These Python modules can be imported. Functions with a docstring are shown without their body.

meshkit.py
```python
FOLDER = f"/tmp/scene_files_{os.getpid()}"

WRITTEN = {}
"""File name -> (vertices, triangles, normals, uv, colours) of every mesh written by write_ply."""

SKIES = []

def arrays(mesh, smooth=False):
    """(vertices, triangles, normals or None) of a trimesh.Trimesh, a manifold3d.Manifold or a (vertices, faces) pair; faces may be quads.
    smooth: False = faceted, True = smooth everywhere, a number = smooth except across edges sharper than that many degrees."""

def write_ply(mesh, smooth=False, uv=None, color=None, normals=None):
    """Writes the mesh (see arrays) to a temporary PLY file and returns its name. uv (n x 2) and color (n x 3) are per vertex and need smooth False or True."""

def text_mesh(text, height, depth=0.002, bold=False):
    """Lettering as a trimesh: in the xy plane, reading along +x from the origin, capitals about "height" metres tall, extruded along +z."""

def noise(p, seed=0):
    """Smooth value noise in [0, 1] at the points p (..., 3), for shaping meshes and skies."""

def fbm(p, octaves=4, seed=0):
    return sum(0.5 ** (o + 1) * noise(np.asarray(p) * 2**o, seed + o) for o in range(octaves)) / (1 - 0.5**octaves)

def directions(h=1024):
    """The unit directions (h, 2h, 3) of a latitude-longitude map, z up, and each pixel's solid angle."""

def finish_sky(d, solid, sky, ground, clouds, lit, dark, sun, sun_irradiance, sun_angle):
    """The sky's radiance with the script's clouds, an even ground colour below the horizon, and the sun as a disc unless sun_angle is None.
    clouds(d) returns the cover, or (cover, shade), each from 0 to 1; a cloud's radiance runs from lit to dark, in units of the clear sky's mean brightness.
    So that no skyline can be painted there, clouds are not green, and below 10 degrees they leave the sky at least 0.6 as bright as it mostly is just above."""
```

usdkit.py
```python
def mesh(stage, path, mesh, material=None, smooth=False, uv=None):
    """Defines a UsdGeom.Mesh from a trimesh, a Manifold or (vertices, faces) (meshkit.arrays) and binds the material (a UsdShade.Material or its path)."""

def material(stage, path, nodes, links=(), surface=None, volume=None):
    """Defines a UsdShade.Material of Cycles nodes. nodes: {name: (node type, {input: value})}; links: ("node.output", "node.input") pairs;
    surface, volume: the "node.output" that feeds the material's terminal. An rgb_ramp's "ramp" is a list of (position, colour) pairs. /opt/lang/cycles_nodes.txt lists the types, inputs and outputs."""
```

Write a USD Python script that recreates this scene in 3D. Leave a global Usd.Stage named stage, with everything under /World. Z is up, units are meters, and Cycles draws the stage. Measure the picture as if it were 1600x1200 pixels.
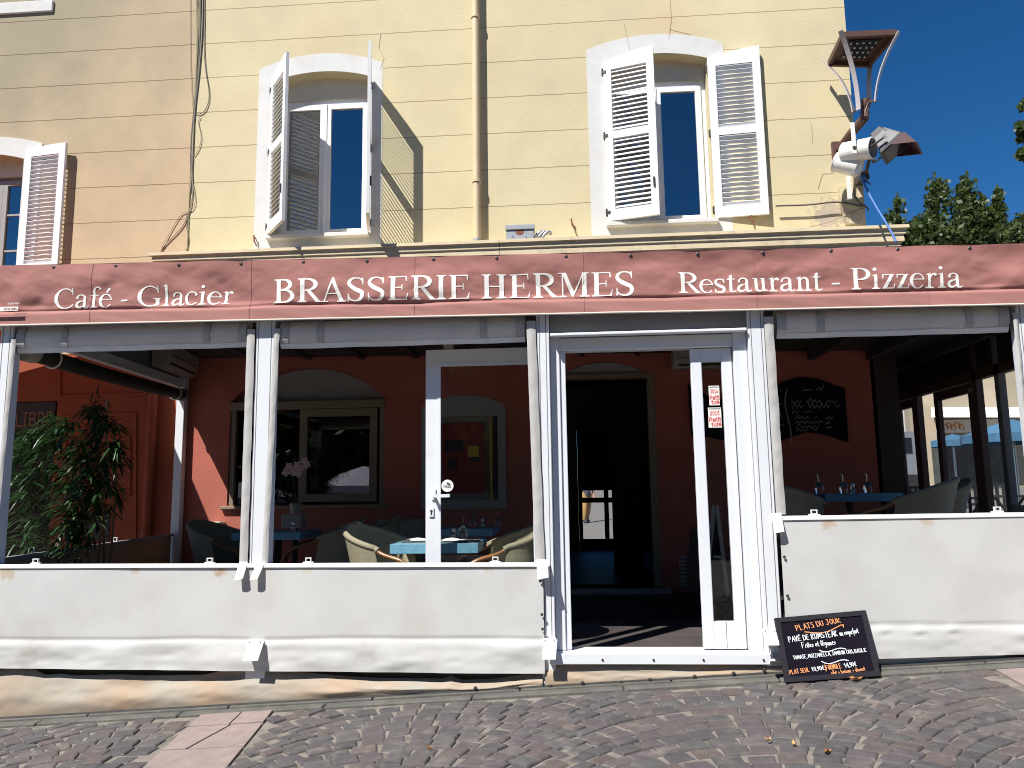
import math, random
import numpy as np, trimesh, usdkit, meshkit, manifold3d
from shapely.geometry import Polygon, box as sbox, LineString, Point
from shapely.ops import unary_union
from shapely import affinity
from pxr import Usd, UsdGeom, UsdLux, UsdShade, Gf, Sdf

# ------------------------------------------------------------------ camera, sky, sun, exposure
stage = Usd.Stage.CreateInMemory()
UsdGeom.SetStageUpAxis(stage, 'Z')
UsdGeom.SetStageMetersPerUnit(stage, 1.0)
UsdGeom.Xform.Define(stage, '/World')
UsdGeom.Scope.Define(stage, '/World/Looks')
FPX, YAW, PITCH, ROLL = 1220.0, math.radians(4.2), math.radians(8.0), 0.014
CAM = np.array([0.0, -5.2, 1.06])
FWD = np.array([-math.sin(YAW) * math.cos(PITCH), math.cos(YAW) * math.cos(PITCH), math.sin(PITCH)])
_r = np.array([math.cos(YAW), math.sin(YAW), 0.0]); _u = np.cross(_r, FWD)
RGT = _r * math.cos(ROLL) - _u * math.sin(ROLL); UPV = _r * math.sin(ROLL) + _u * math.cos(ROLL)
EXPOSURE = 0.68
SUN_TO = np.array([-0.50, -0.63, 1.047]); SUN_TO /= np.linalg.norm(SUN_TO)
SUN_I, SKY_S = 1.2, 0.05
cam = UsdGeom.Camera.Define(stage, '/World/camera')
M = Gf.Matrix4d(*[float(v) for v in (*RGT, 0, *UPV, 0, *(-FWD), 0, *CAM, 1)])
cam.AddTransformOp().Set(M)
cam.CreateHorizontalApertureAttr(36.0); cam.CreateVerticalApertureAttr(27.0)
cam.CreateFocalLengthAttr(36.0 * FPX / 1600.0)
cam.CreateClippingRangeAttr(Gf.Vec2f(0.05, 2000.0))
cam.CreateExposureAttr(EXPOSURE)
sun_elev = math.asin(SUN_TO[2]); sun_rot = math.atan2(SUN_TO[0], SUN_TO[1])
usdkit.material(stage, '/World/Looks/sky', {
    's': ('sky_texture', {'sky_type': 'single_scattering', 'sun_disc': False, 'sun_elevation': sun_elev, 'sun_rotation': sun_rot,
                          'air_density': 1.0, 'aerosol_density': 0.0, 'ozone_density': 6.0, 'altitude': 2500.0}),
    'h': ('hsv', {'saturation': 1.24, 'value': 1.32}),
    'b': ('background_shader', {'strength': SKY_S})}, [('s.color', 'h.color'), ('h.color', 'b.color')], surface='b.background')
dome = UsdLux.DomeLight.Define(stage, '/World/sky')
UsdShade.MaterialBindingAPI.Apply(dome.GetPrim()).Bind(UsdShade.Material.Get(stage, '/World/Looks/sky'))
dome.GetPrim().SetCustomDataByKey('kind', 'structure')
sun = UsdLux.DistantLight.Define(stage, '/World/sun')
sun.CreateIntensityAttr(SUN_I); sun.CreateAngleAttr(0.5); sun.CreateColorAttr(Gf.Vec3f(1.0, 0.97, 0.92))
sun.CreateNormalizeAttr(True)
zc = SUN_TO; xc = np.cross([0, 0, 1.0], zc); xc /= np.linalg.norm(xc); yc = np.cross(zc, xc)
UsdGeom.Xformable(sun).AddTransformOp().Set(Gf.Matrix4d(*[float(v) for v in (*xc, 0, *yc, 0, *zc, 0, 0, 0, 0, 1)]))

# ------------------------------------------------------------------ helpers
rng = np.random.default_rng(7); random.seed(7)
PI = math.pi

def ray(px, py):
    return FWD + RGT * (px - 800) / FPX - UPV * (py - 600) / FPX

def at(px, py, Y=0.0):
    d = ray(px, py); return CAM + d * (Y - CAM[1]) / d[1]

def ground_z(x, y):
    return -0.171 + 0.0596 * np.asarray(x, float) + 0.02 * np.asarray(y, float)

NAMES = {}; OFFSET = {}

def numbered(parent, name):
    k = (parent, name); n = NAMES.get(k, -1) + 1; NAMES[k] = n
    return name if n == 0 else f'{name}_{n:03d}'

def tag(p, label=None, cat=None, group=None, kind=None):
    for k, v in (('label', label), ('category', cat), ('group', group), ('kind', kind)):
        if v: p.SetCustomDataByKey(k, v)
    return p

def thing(name, label=None, cat=None, loc=(0, 0, 0), group=None, kind=None, rotz=0.0, local=False):
    x = UsdGeom.Xform.Define(stage, '/World/' + numbered('', name))
    x.AddTranslateOp().Set(Gf.Vec3d(*map(float, loc))); x.AddRotateZOp().Set(float(rotz))
    p = x.GetPrim(); tag(p, label, cat, group, kind)
    OFFSET[str(p.GetPath())] = np.zeros(3) if local else np.array(loc, float)
    return p

def cat_mesh(ms):
    ms = [m for m in ms if m is not None]
    return ms[0] if len(ms) == 1 else trimesh.util.concatenate(ms)

def obj(name, mesh, mat, parent=None, label=None, cat=None, group=None, kind=None, smooth=False):
    if isinstance(mesh, list): mesh = cat_mesh(mesh)
    pp = str(parent.GetPath()) if parent is not None else '/World'
    path = pp + '/' + numbered('' if parent is None else pp, name)
    v, f, n = meshkit.arrays(mesh, smooth)
    off = OFFSET.get(pp, np.zeros(3))
    m = usdkit.mesh(stage, path, (v - off, f), MATS[mat] if isinstance(mat, str) else mat)
    if n is not None:
        from pxr import Vt
        m.CreateNormalsAttr(Vt.Vec3fArray.FromNumpy(n.astype(np.float32))); m.SetNormalsInterpolation('vertex')
    OFFSET[path] = off
    return tag(m.GetPrim(), label, cat, group, kind)

def dup(proto, loc, rotz=0.0, label=None, cat=None, group=None):
    was = proto.GetCustomData(); base = proto.GetName()
    base = base[:-4] if base[-4:-3] == '_' and base[-3:].isdigit() else base
    x = UsdGeom.Xform.Define(stage, '/World/' + numbered('', base))
    p = x.GetPrim(); p.GetReferences().AddInternalReference(proto.GetPath()); p.SetInstanceable(True)
    p.GetAttribute('xformOp:translate').Set(Gf.Vec3d(*map(float, loc))); p.GetAttribute('xformOp:rotateZ').Set(float(rotz))
    return tag(p, label or was.get('label'), cat or was.get('category'), group or was.get('group'))

def place(p, loc, rotz=0.0):
    p.GetAttribute('xformOp:translate').Set(Gf.Vec3d(*map(float, loc))); p.GetAttribute('xformOp:rotateZ').Set(float(rotz))

def bx(x0, x1, y0, y1, z0, z1, b=0.0):
    x0, x1 = min(x0, x1), max(x0, x1); y0, y1 = min(y0, y1), max(y0, y1); z0, z1 = min(z0, z1), max(z0, z1)
    if b <= 0:
        m = trimesh.creation.box([x1 - x0, y1 - y0, z1 - z0]); m.apply_translation([(x0 + x1) / 2, (y0 + y1) / 2, (z0 + z1) / 2]); return m
    b = min(b, (x1 - x0) * .45, (y1 - y0) * .45, (z1 - z0) * .45); P = []
    for X, sx in ((x0, 1), (x1, -1)):
        for Y, sy in ((y0, 1), (y1, -1)):
            for Z, sz in ((z0, 1), (z1, -1)):
                P += [(X + sx * b, Y + sy * b, Z), (X + sx * b, Y, Z + sz * b), (X, Y + sy * b, Z + sz * b)]
    return trimesh.convex.convex_hull(np.array(P))

def prism(poly, y0, y1):
    """shapely polygon in (x, z) extruded along y from y0 to y1"""
    gs = [g for g in getattr(poly, 'geoms', [poly]) if g.geom_type == 'Polygon' and g.area > 1e-7]
    out = []
    for g in gs:
        m = trimesh.creation.extrude_polygon(g, y1 - y0, engine='earcut')
        v = m.vertices; m.vertices = np.stack([v[:, 0], y1 - v[:, 2], v[:, 1]], 1); out.append(m)
    return cat_mesh(out)

def prism_x(poly, x0, x1):
    """polygon in (y, z) extruded along x"""
    m = trimesh.creation.extrude_polygon(poly, x1 - x0, engine='earcut')
    v = m.vertices; m.vertices = np.stack([x0 + v[:, 2], v[:, 0], v[:, 1]], 1); return m

def prism_z(poly, z0, z1):
    m = trimesh.creation.extrude_polygon(poly, z1 - z0, engine='earcut'); m.apply_translation([0, 0, z0]); return m

def tube(pts, r, n=8, caps=True):
    p = np.asarray(pts, float); N = len(p); r = np.broadcast_to(np.asarray(r, float), (N,))
    t = np.gradient(p, axis=0); t /= np.linalg.norm(t, axis=1, keepdims=True) + 1e-12
    ref = np.array([0, 0, 1.0]) if abs(t[:, 2]).mean() < .8 else np.array([1.0, 0, 0])
    a = np.cross(t, ref); a /= np.linalg.norm(a, axis=1, keepdims=True) + 1e-12; b = np.cross(t, a)
    g = np.arange(n) * 2 * PI / n
    v = (p[:, None] + r[:, None, None] * (np.cos(g)[None, :, None] * a[:, None] + np.sin(g)[None, :, None] * b[:, None])).reshape(-1, 3)
    i, j = np.meshgrid(np.arange(N - 1), np.arange(n), indexing='ij')
    q = np.stack([i * n + j, i * n + (j + 1) % n, (i + 1) * n + (j + 1) % n, (i + 1) * n + j], -1).reshape(-1, 4)
    f = np.vstack([q[:, [0, 2, 1]], q[:, [0, 3, 2]]])
    if caps:
        c0, c1 = len(v), len(v) + 1; v = np.vstack([v, p[0], p[-1]]); k = np.arange(n); e = (N - 1) * n
        f = np.vstack([f, np.stack([np.full(n, c0), k, (k + 1) % n], 1), np.stack([np.full(n, c1), e + (k + 1) % n, e + k], 1)])
    m = trimesh.Trimesh(v, f, process=False); m.fix_normals() if False else None
    return m

def spline(pts, n=24):
    from scipy.interpolate import CubicSpline
    p = np.asarray(pts, float); d = np.r_[0, np.cumsum(np.linalg.norm(np.diff(p, axis=0), axis=1))]
    return CubicSpline(d, p)(np.linspace(0, d[-1], n))

def bar(a, b, w, d=None, up=(0, 0, 1)):
    """rectangular bar from a to b"""
    a, b = np.asarray(a, float), np.asarray(b, float); d = d or w; t = b - a; L = np.linalg.norm(t); t /= L
    u = np.asarray(up, float); s = np.cross(t, u); s /= np.linalg.norm(s); u = np.cross(s, t)
    m = trimesh.creation.box([L, w, d]); T = np.eye(4); T[:3, 0], T[:3, 1], T[:3, 2], T[:3, 3] = t, s, u, (a + b) / 2
    m.apply_transform(T); return m

def lathe(prof, c=(0, 0, 0), n=16):
    m = trimesh.creation.revolve(np.array(prof, float), sections=n); m.apply_translation(c); return m

def cyl(a, b, r, n=12):
    return tube([a, b], r, n)

def grid(fn, nu, nv, u0=0, u1=1, v0=0, v1=1, flip=False):
    U, V = np.meshgrid(np.linspace(u0, u1, nu), np.linspace(v0, v1, nv), indexing='ij')
    P = fn(U, V).reshape(-1, 3)
    i, j = np.meshgrid(np.arange(nu - 1), np.arange(nv - 1), indexing='ij'); i, j = i.ravel(), j.ravel()
    q = np.stack([i * nv + j, (i + 1) * nv + j, (i + 1) * nv + j + 1, i * nv + j + 1], 1)
    f = np.vstack([q[:, [0, 1, 2]], q[:, [0, 2, 3]]])
    if flip: f = f[:, ::-1]
    return trimesh.Trimesh(P, f, process=False)

def arch_poly(x0, x1, z0, zs, za, n=14):
    """opening with a segmental arch: springing zs, apex za"""
    w = (x1 - x0) / 2; h = za - zs; R = (w * w + h * h) / (2 * h); cx, cz = (x0 + x1) / 2, za - R; a = math.asin(min(1, w / R))
    pts = [(x0, z0), (x1, z0)] + [(cx + R * math.sin(t), cz + R * math.cos(t)) for t in np.linspace(a, -a, n)]
    return Polygon(pts)

def frame_mesh(x0, x1, y0, y1, z0, z1, w, wt=None, wb=None):
    wt = w if wt is None else wt; wb = w if wb is None else wb
    return prism(sbox(x0, z0, x1, z1).difference(sbox(x0 + w, z0 + wb, x1 - w, z1 - wt)), y0, y1)

# ------------------------------------------------------------------ materials
MATS = {}

def mat(name, col, rough=0.6, var=0.12, scale=3.0, bump=0.0, bscale=60.0, metal=0.0, spots=(), stain=None, spec=0.5, sheen=0.0, extra=None, rand=0.0, coord='position'):
    """principled with two-octave tonal variation, fine relief, optional stain colour, wear spots and painted corner darkening"""
    c = np.array(col, float)
    nodes = {'g': ('geometry', {}), 'n': ('noise_texture', {'scale': scale, 'detail': 6.0, 'roughness': 0.6}),
             'r': ('rgb_ramp', {'ramp': [(0.25, tuple(c * (1 - var))), (0.5, tuple(c)), (0.75, tuple(np.minimum(c * (1 + var), 1)))]}),
             'p': ('principled_bsdf', {'roughness': rough, 'metallic': metal, 'specular_ior_level': spec})}
    links = [('g.position', 'n.vector'), ('n.fac', 'r.fac')]
    out = 'r.color'
    if stain is not None:
        scol, sc, lo, hi, amt = stain
        nodes['sn'] = ('noise_texture', {'scale': sc, 'detail': 5.0, 'roughness': 0.55})
        nodes['sm'] = ('map_range', {'from_min': lo, 'from_max': hi, 'to_min': 0.0, 'to_max': amt, 'clamp': True})
        nodes['sx'] = ('mix_color', {'b': scol})
        links += [('g.position', 'sn.vector'), ('sn.fac', 'sm.value'), ('sm.result', 'sx.fac'), (out, 'sx.a')]; out = 'sx.result'
    for i, (pt, rad, scol, amt) in enumerate(spots):
        nodes[f'd{i}'] = ('vector_math', {'math_type': 'distance', 'vector2': pt})
        nodes[f'dn{i}'] = ('math', {'math_type': 'multiply_add', 'value2': rad * 2.2, 'value3': -rad * 1.1})
        nodes[f'da{i}'] = ('math', {'math_type': 'add'})
        big = rad > .4
        if big: nodes[f'dn{i}'] = ('math', {'math_type': 'multiply_add', 'value2': rad * .9, 'value3': -rad * .45})
        nodes[f'dm{i}'] = ('map_range', {'from_min': rad, 'from_max': rad * (.15 if big else .55), 'to_min': 0.0, 'to_max': amt, 'clamp': True})
        nodes[f'dx{i}'] = ('mix_color', {'b': scol})
        if 'fn' not in nodes:
            nodes['fn'] = ('noise_texture', {'scale': 22.0, 'detail': 4.0}); links.append(('g.position', 'fn.vector'))
        if big and 'fb' not in nodes:
            nodes['fb'] = ('noise_texture', {'scale': 1.6, 'detail': 3.0}); links.append(('g.position', 'fb.vector'))
        links += [('g.position', f'd{i}.vector1'), ('fb.fac' if big else 'fn.fac', f'dn{i}.value1'), (f'd{i}.value', f'da{i}.value1'), (f'dn{i}.value', f'da{i}.value2'),
                  (f'da{i}.value', f'dm{i}.value'), (f'dm{i}.result', f'dx{i}.fac'), (out, f'dx{i}.a')]; out = f'dx{i}.result'
    if rand > 0:
        nodes['oi'] = ('object_info', {}); nodes['hv'] = ('hsv', {})
        nodes['mr'] = ('map_range', {'to_min': 1 - rand, 'to_max': 1 + rand})
        links += [('oi.random', 'mr.value'), ('mr.result', 'hv.value'), (out, 'hv.color')]; out = 'hv.color'
    links.append((out, 'p.base_color'))
    if bump > 0:
        nodes['bn'] = ('noise_texture', {'scale': bscale, 'detail': 4.0, 'roughness': 0.6}); nodes['b'] = ('bump', {'strength': min(1.0, bump), 'distance': 0.01})
        links += [('g.position', 'bn.vector'), ('bn.fac', 'b.height'), ('b.normal', 'p.normal')]
    MATS[name] = usdkit.material(stage, '/World/Looks/' + name, nodes, links, surface='p.BSDF')

def plain(name, col, rough=0.5, **kw):
    MATS[name] = usdkit.material(stage, '/World/Looks/' + name, {'p': ('principled_bsdf', {'base_color': col, 'roughness': rough, **kw})}, [], surface='p.BSDF')

def pane_mat(name, f0=0.035, tint=(1, 1, 1), rough=0.0):
    MATS[name] = usdkit.material(stage, '/World/Looks/' + name, {
        't': ('transparent_bsdf', {'color': tint}), 'g': ('glossy_bsdf', {'color': (1, 1, 1), 'roughness': rough}),
        'l': ('layer_weight', {'blend': 0.5}), 'w': ('math', {'math_type': 'power', 'value2': 5.0}), 'f': ('math', {'math_type': 'multiply_add', 'value2': 1 - f0, 'value3': f0}), 'm': ('mix_closure', {})},
        [('l.facing', 'w.value1'), ('w.value', 'f.value1'), ('f.value', 'm.fac'), ('t.BSDF', 'm.closure1'), ('g.BSDF', 'm.closure2')], surface='m.closure')

def leaf_mat(name, c1, c2, trans=0.35, rough=0.45):
    MATS[name] = usdkit.material(stage, '/World/Looks/' + name, {
        'g': ('geometry', {}), 'r': ('rgb_ramp', {'ramp': [(0, c1), (1, c2)]}), 'p': ('principled_bsdf', {'roughness': rough}),
        't': ('translucent_bsdf', {}), 'm': ('mix_closure', {'fac': trans})},
        [('g.random_per_island', 'r.fac'), ('r.color', 'p.base_color'), ('r.color', 't.color'), ('p.BSDF', 'm.closure1'), ('t.BSDF', 'm.closure2')], surface='m.closure')

mat('yellow_plaster', (0.615, 0.53, 0.325), 0.9, 0.10, 1.3, 0.35, 45, stain=((0.60, 0.46, 0.28), 0.9, 0.52, 0.8, 0.4),
    spots=[((-2.9, 3.4, 6.55), 0.55, (0.58, 0.43, 0.27), 0.5), ((1.2, 3.4, 6.5), 0.5, (0.62, 0.44, 0.27), 0.5), ((2.95, 3.39, 4.08), 0.22, (0.40, 0.33, 0.27), 0.8), ((3.2, 3.3, 4.0), 0.12, (0.38, 0.34, 0.30), 0.7)])
mat('pink_plaster', (0.56, 0.42, 0.26), 0.9, 0.12, 1.0, 0.35, 45, stain=((0.48, 0.38, 0.25), 0.7, 0.48, 0.7, 0.6), spots=[((-6.5, 3.4, 7.0), 3.0, (0.32, 0.275, 0.185), 0.9)])  # the big spot paints the lens's corner darkening into the plaster
mat('window_surround', (0.64, 0.63, 0.60), 0.85, 0.05, 5, 0.2, 50, stain=((0.55, 0.47, 0.38), 3.0, 0.58, 0.75, 0.5))
mat('reveal_plaster', (0.62, 0.56, 0.46), 0.9, 0.08, 4, 0.2, 50)
mat('white_paint', (0.78, 0.78, 0.78), 0.5, 0.04, 6, 0.06, 90, stain=((0.5, 0.47, 0.42), 9.0, 0.62, 0.8, 0.4))
mat('shutter_paint', (0.76, 0.75, 0.73), 0.55, 0.05, 8, 0.08, 90, stain=((0.52, 0.47, 0.40), 11.0, 0.62, 0.8, 0.5))
mat('white_aluminium', (0.70, 0.72, 0.75), 0.35, 0.03, 3, 0.0, stain=((0.5, 0.48, 0.44), 7.0, 0.66, 0.85, 0.3))
mat('cornice_stone', (0.60, 0.50, 0.33), 0.9, 0.12, 4, 0.3, 60, stain=((0.30, 0.25, 0.18), 5.0, 0.55, 0.75, 0.6))
mat('zinc', (0.42, 0.43, 0.44), 0.45, 0.10, 10, 0.05, 60, metal=0.6)
mat('rust', (0.22, 0.09, 0.045), 0.9, 0.3, 40, 0.3, 90)
mat('downpipe_paint', (0.64, 0.50, 0.31), 0.6, 0.06, 6, 0.05, 60)
mat('red_wall', (0.40, 0.115, 0.080), 0.9, 0.12, 2.0, 0.3, 40)
mat('orange_wall', (0.30, 0.066, 0.026), 0.9, 0.12, 2.0, 0.3, 40)
mat('cream_frame', (0.22, 0.16, 0.11), 0.6, 0.06, 6)
mat('grey_white', (0.30, 0.29, 0.275), 0.7, 0.06, 5)
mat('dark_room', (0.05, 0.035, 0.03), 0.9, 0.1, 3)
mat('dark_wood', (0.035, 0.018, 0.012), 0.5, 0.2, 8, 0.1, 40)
mat('brown_steel', (0.10, 0.05, 0.035), 0.5, 0.1, 10, 0.05)
mat('black_iron', (0.02, 0.02, 0.022), 0.5, 0.1, 10)
mat('roof_board', (0.05, 0.036, 0.036), 0.8, 0.1, 4)
mat('gable_board', (0.20, 0.19, 0.19), 0.8, 0.06, 4)
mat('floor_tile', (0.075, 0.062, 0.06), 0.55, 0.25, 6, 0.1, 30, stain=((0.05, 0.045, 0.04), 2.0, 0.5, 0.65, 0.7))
mat('awning_fabric', (0.325, 0.138, 0.118), 0.85, 0.05, 1.6, 0.25, 260, stain=((0.26, 0.108, 0.095), 2.0, 0.5, 0.8, 0.35))
mat('awning_hem', (0.375, 0.172, 0.148), 0.85, 0.07, 3.0, 0.25, 260)
mat('awning_piping', (0.62, 0.55, 0.47), 0.8, 0.05, 6)
mat('lettering_white', (0.80, 0.79, 0.74), 0.6, 0.04, 8)
mat('canvas_grey', (0.70, 0.66, 0.60), 0.85, 0.10, 4, 0.2, 120)
mat('strip_canvas', (0.44, 0.43, 0.41), 0.85, 0.10, 7, 0.2, 120)
SP = [((-2.36, -0.03, 0.575), 0.045, (0.40, 0.28, 0.17), 0.8), ((-3.85, -0.03, 0.585), 0.06, (0.45, 0.35, 0.22), 0.7), ((-2.95, -0.03, 0.59), 0.04, (0.45, 0.35, 0.24), 0.6),
      ((1.63, -0.03, 0.855), 0.05, (0.46, 0.33, 0.2), 0.7), ((2.22, -0.03, 0.85), 0.05, (0.48, 0.36, 0.22), 0.6), ((-1.75, -0.03, 0.59), 0.05, (0.5, 0.45, 0.3), 0.5), ((-0.55, -0.03, 0.59), 0.04, (0.5, 0.44, 0.3), 0.6),
      ((-3.65, -0.03, 0.03), 0.10, (0.34, 0.27, 0.22), 0.22), ((-1.35, -0.03, 0.05), 0.09, (0.36, 0.30, 0.28), 0.22), ((-0.95, -0.03, 0.24), 0.1, (0.45, 0.41, 0.36), 0.25)]
mat('panel_canvas', (0.55, 0.545, 0.525), 0.7, 0.06, 3, 0.12, 300, stain=((0.45, 0.42, 0.37), 2.6, 0.50, 0.75, 0.5), spots=SP)
mat('skirt_canvas', (0.345, 0.32, 0.265), 0.75, 0.12, 3, 0.15, 200, stain=((0.38, 0.265, 0.175), 1.6, 0.38, 0.62, 0.85))
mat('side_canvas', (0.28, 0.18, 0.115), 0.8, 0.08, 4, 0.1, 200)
mat('plinth_canvas', (0.20, 0.175, 0.125), 0.9, 0.1, 4)
mat('rubber', (0.03, 0.028, 0.025), 0.8, 0.1, 10)
mat('kerb_stone', (0.105, 0.100, 0.088), 0.9, 0.35, 7, 0.4, 60)
mat('sett_stone', (0.145, 0.115, 0.112), 0.85, 0.28, 9, 0.5, 70, rand=0.28)
mat('sett_stone_red', (0.165, 0.112, 0.098), 0.85, 0.28, 9, 0.5, 70, rand=0.28)
mat('sett_stone_grey', (0.125, 0.118, 0.115), 0.85, 0.28, 9, 0.5, 70, rand=0.28)
mat('sett_mortar', (0.20, 0.175, 0.148), 0.95, 0.25, 14, 0.6, 90, stain=((0.10, 0.085, 0.07), 6, 0.5, 0.65, 0.7))
mat('pink_slab', (0.265, 0.205, 0.185), 0.9, 0.2, 10, 0.4, 70, stain=((0.17, 0.14, 0.125), 5, 0.5, 0.7, 0.6))
mat('asphalt', (0.16, 0.145, 0.13), 0.95, 0.2, 5, 0.3, 60)
mat('bamboo', (0.20, 0.095, 0.032), 0.3, 0.3, 25)
mat('wicker', (0.26, 0.23, 0.15), 0.7, 0.12, 40, 0.3, 160)
mat('table_cloth_blue', (0.14, 0.33, 0.44), 0.5, 0.25, 60)
mat('table_cloth_top', (0.17, 0.30, 0.35), 0.5, 0.15, 60)
mat('placemat', (0.07, 0.075, 0.08), 0.7, 0.1, 30)
mat('paper_white', (0.78, 0.78, 0.76), 0.8, 0.03, 10)
mat('plastic_cream', (0.36, 0.33, 0.27), 0.4, 0.04, 6)
mat('spot_white', (0.76, 0.75, 0.70), 0.45, 0.05, 12, stain=((0.5, 0.45, 0.36), 14, 0.6, 0.8, 0.4))
mat('flood_grey', (0.19, 0.19, 0.185), 0.5, 0.12, 14)
mat('flood_dark', (0.05, 0.04, 0.045), 0.5, 0.1, 14)
mat('hood_brown', (0.085, 0.034, 0.032), 0.5, 0.1, 14)
mat('chalkboard', (0.008, 0.006, 0.012), 0.9, 0.2, 12, spec=0.12)
mat('board_frame', (0.018, 0.016, 0.022), 0.7, 0.1, 12, spec=0.25)
plain('chalk_white', (0.75, 0.80, 0.80), 0.9); plain('chalk_orange', (0.80, 0.33, 0.13), 0.9); plain('chalk_dim', (0.30, 0.28, 0.27), 0.9)
plain('rope_blue', (0.03, 0.13, 0.42), 0.6); plain('cable_grey', (0.34, 0.28, 0.21), 0.7); plain('cable_dark', (0.11, 0.09, 0.075), 0.7); plain('cable_green', (0.30, 0.30, 0.16), 0.7)
plain('red_print', (0.60, 0.05, 0.04), 0.6); plain('gold_print', (0.25, 0.12, 0.05), 0.6); plain('groove_dark', (0.10, 0.08, 0.06), 0.9); plain('crack_line', (0.30, 0.22, 0.14), 0.9)
plain('rivet', (0.09, 0.085, 0.08), 0.45, metallic=0.7); plain('bright_metal', (0.6, 0.6, 0.6), 0.25, metallic=1.0)
plain('trousers_tan', (0.42, 0.24, 0.09), 0.9); plain('shirt_dark', (0.08, 0.08, 0.10), 0.9); plain('skin', (0.45, 0.25, 0.17), 0.6); plain('hair_dark', (0.03, 0.02, 0.015), 0.7); plain('shoe_dark', (0.03, 0.03, 0.03), 0.6)
plain('car_grey', (0.30, 0.31, 0.33), 0.3, metallic=0.3); plain('tyre', (0.02, 0.02, 0.02), 0.9); plain('parasol_blue', (0.05, 0.14, 0.24), 0.8); plain('parasol_white', (0.62, 0.58, 0.70), 0.8)
plain('painting_red', (0.25, 0.03, 0.03), 0.6); plain('painting_dark', (0.03, 0.02, 0.03), 0.6); plain('painting_yellow', (0.55, 0.38, 0.05), 0.6); plain('gilt', (0.55, 0.36, 0.08), 0.35, metallic=0.5)
plain('orchid_pink', (0.62, 0.40, 0.38), 0.6); plain('lamp_lens', (0.03, 0.03, 0.035), 0.2)
plain('clear_plastic', (0.42, 0.38, 0.38), 0.25)
MATS['lamp_glow'] = usdkit.material(stage, '/World/Looks/lamp_glow', {'e': ('emission', {'color': (1.0, 0.55, 0.22), 'strength': 4.0})}, [], surface='e.emission')
MATS['orange_canopy'] = usdkit.material(stage, '/World/Looks/orange_canopy', {'d': ('diffuse_bsdf', {'color': (0.55, 0.16, 0.03)}), 't': ('translucent_bsdf', {'color': (0.60, 0.15, 0.02)}), 'm': ('mix_closure', {'fac': 0.35})},
    [('d.BSDF', 'm.closure1'), ('t.BSDF', 'm.closure2')], surface='m.closure')
pane_mat('pane_sky', 0.23, (0.5, 0.52, 0.55)); pane_mat('pane', 0.035, (0.97, 0.98, 0.975)); pane_mat('pane_dark', 0.04, (0.30, 0.30, 0.30))
MATS['drinking_glass'] = usdkit.material(stage, '/World/Looks/drinking_glass', {'p': ('principled_bsdf', {'base_color': (1, 1, 1), 'roughness': 0.02, 'transmission_weight': 1.0, 'ior': 1.45})}, [], surface='p.BSDF')
leaf_mat('bamboo_leaf', (0.028, 0.068, 0.02), (0.072, 0.15, 0.045), 0.30, 0.35)
leaf_mat('plane_leaf', (0.08, 0.11, 0.03), (0.30, 0.31, 0.13), 0.45)
mat('bark', (0.16, 0.12, 0.09), 0.9, 0.3, 8, 0.5, 30)
#@@PART2

# ------------------------------------------------------------------ ground and pavement
def gz(x, y):
    y = np.asarray(y, float)
    return -0.171 + 0.0596 * np.asarray(x, float) + 0.02 * np.minimum(y, 2.0) + 0.02 * np.maximum(y - 9.0, 0)

def ongr(px, py):
    d = ray(px, py); k = (-0.171 + .0596 * CAM[0] + .02 * CAM[1] - CAM[2]) / (d[2] - .0596 * d[0] - .02 * d[1]); return CAM + d * k

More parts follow.
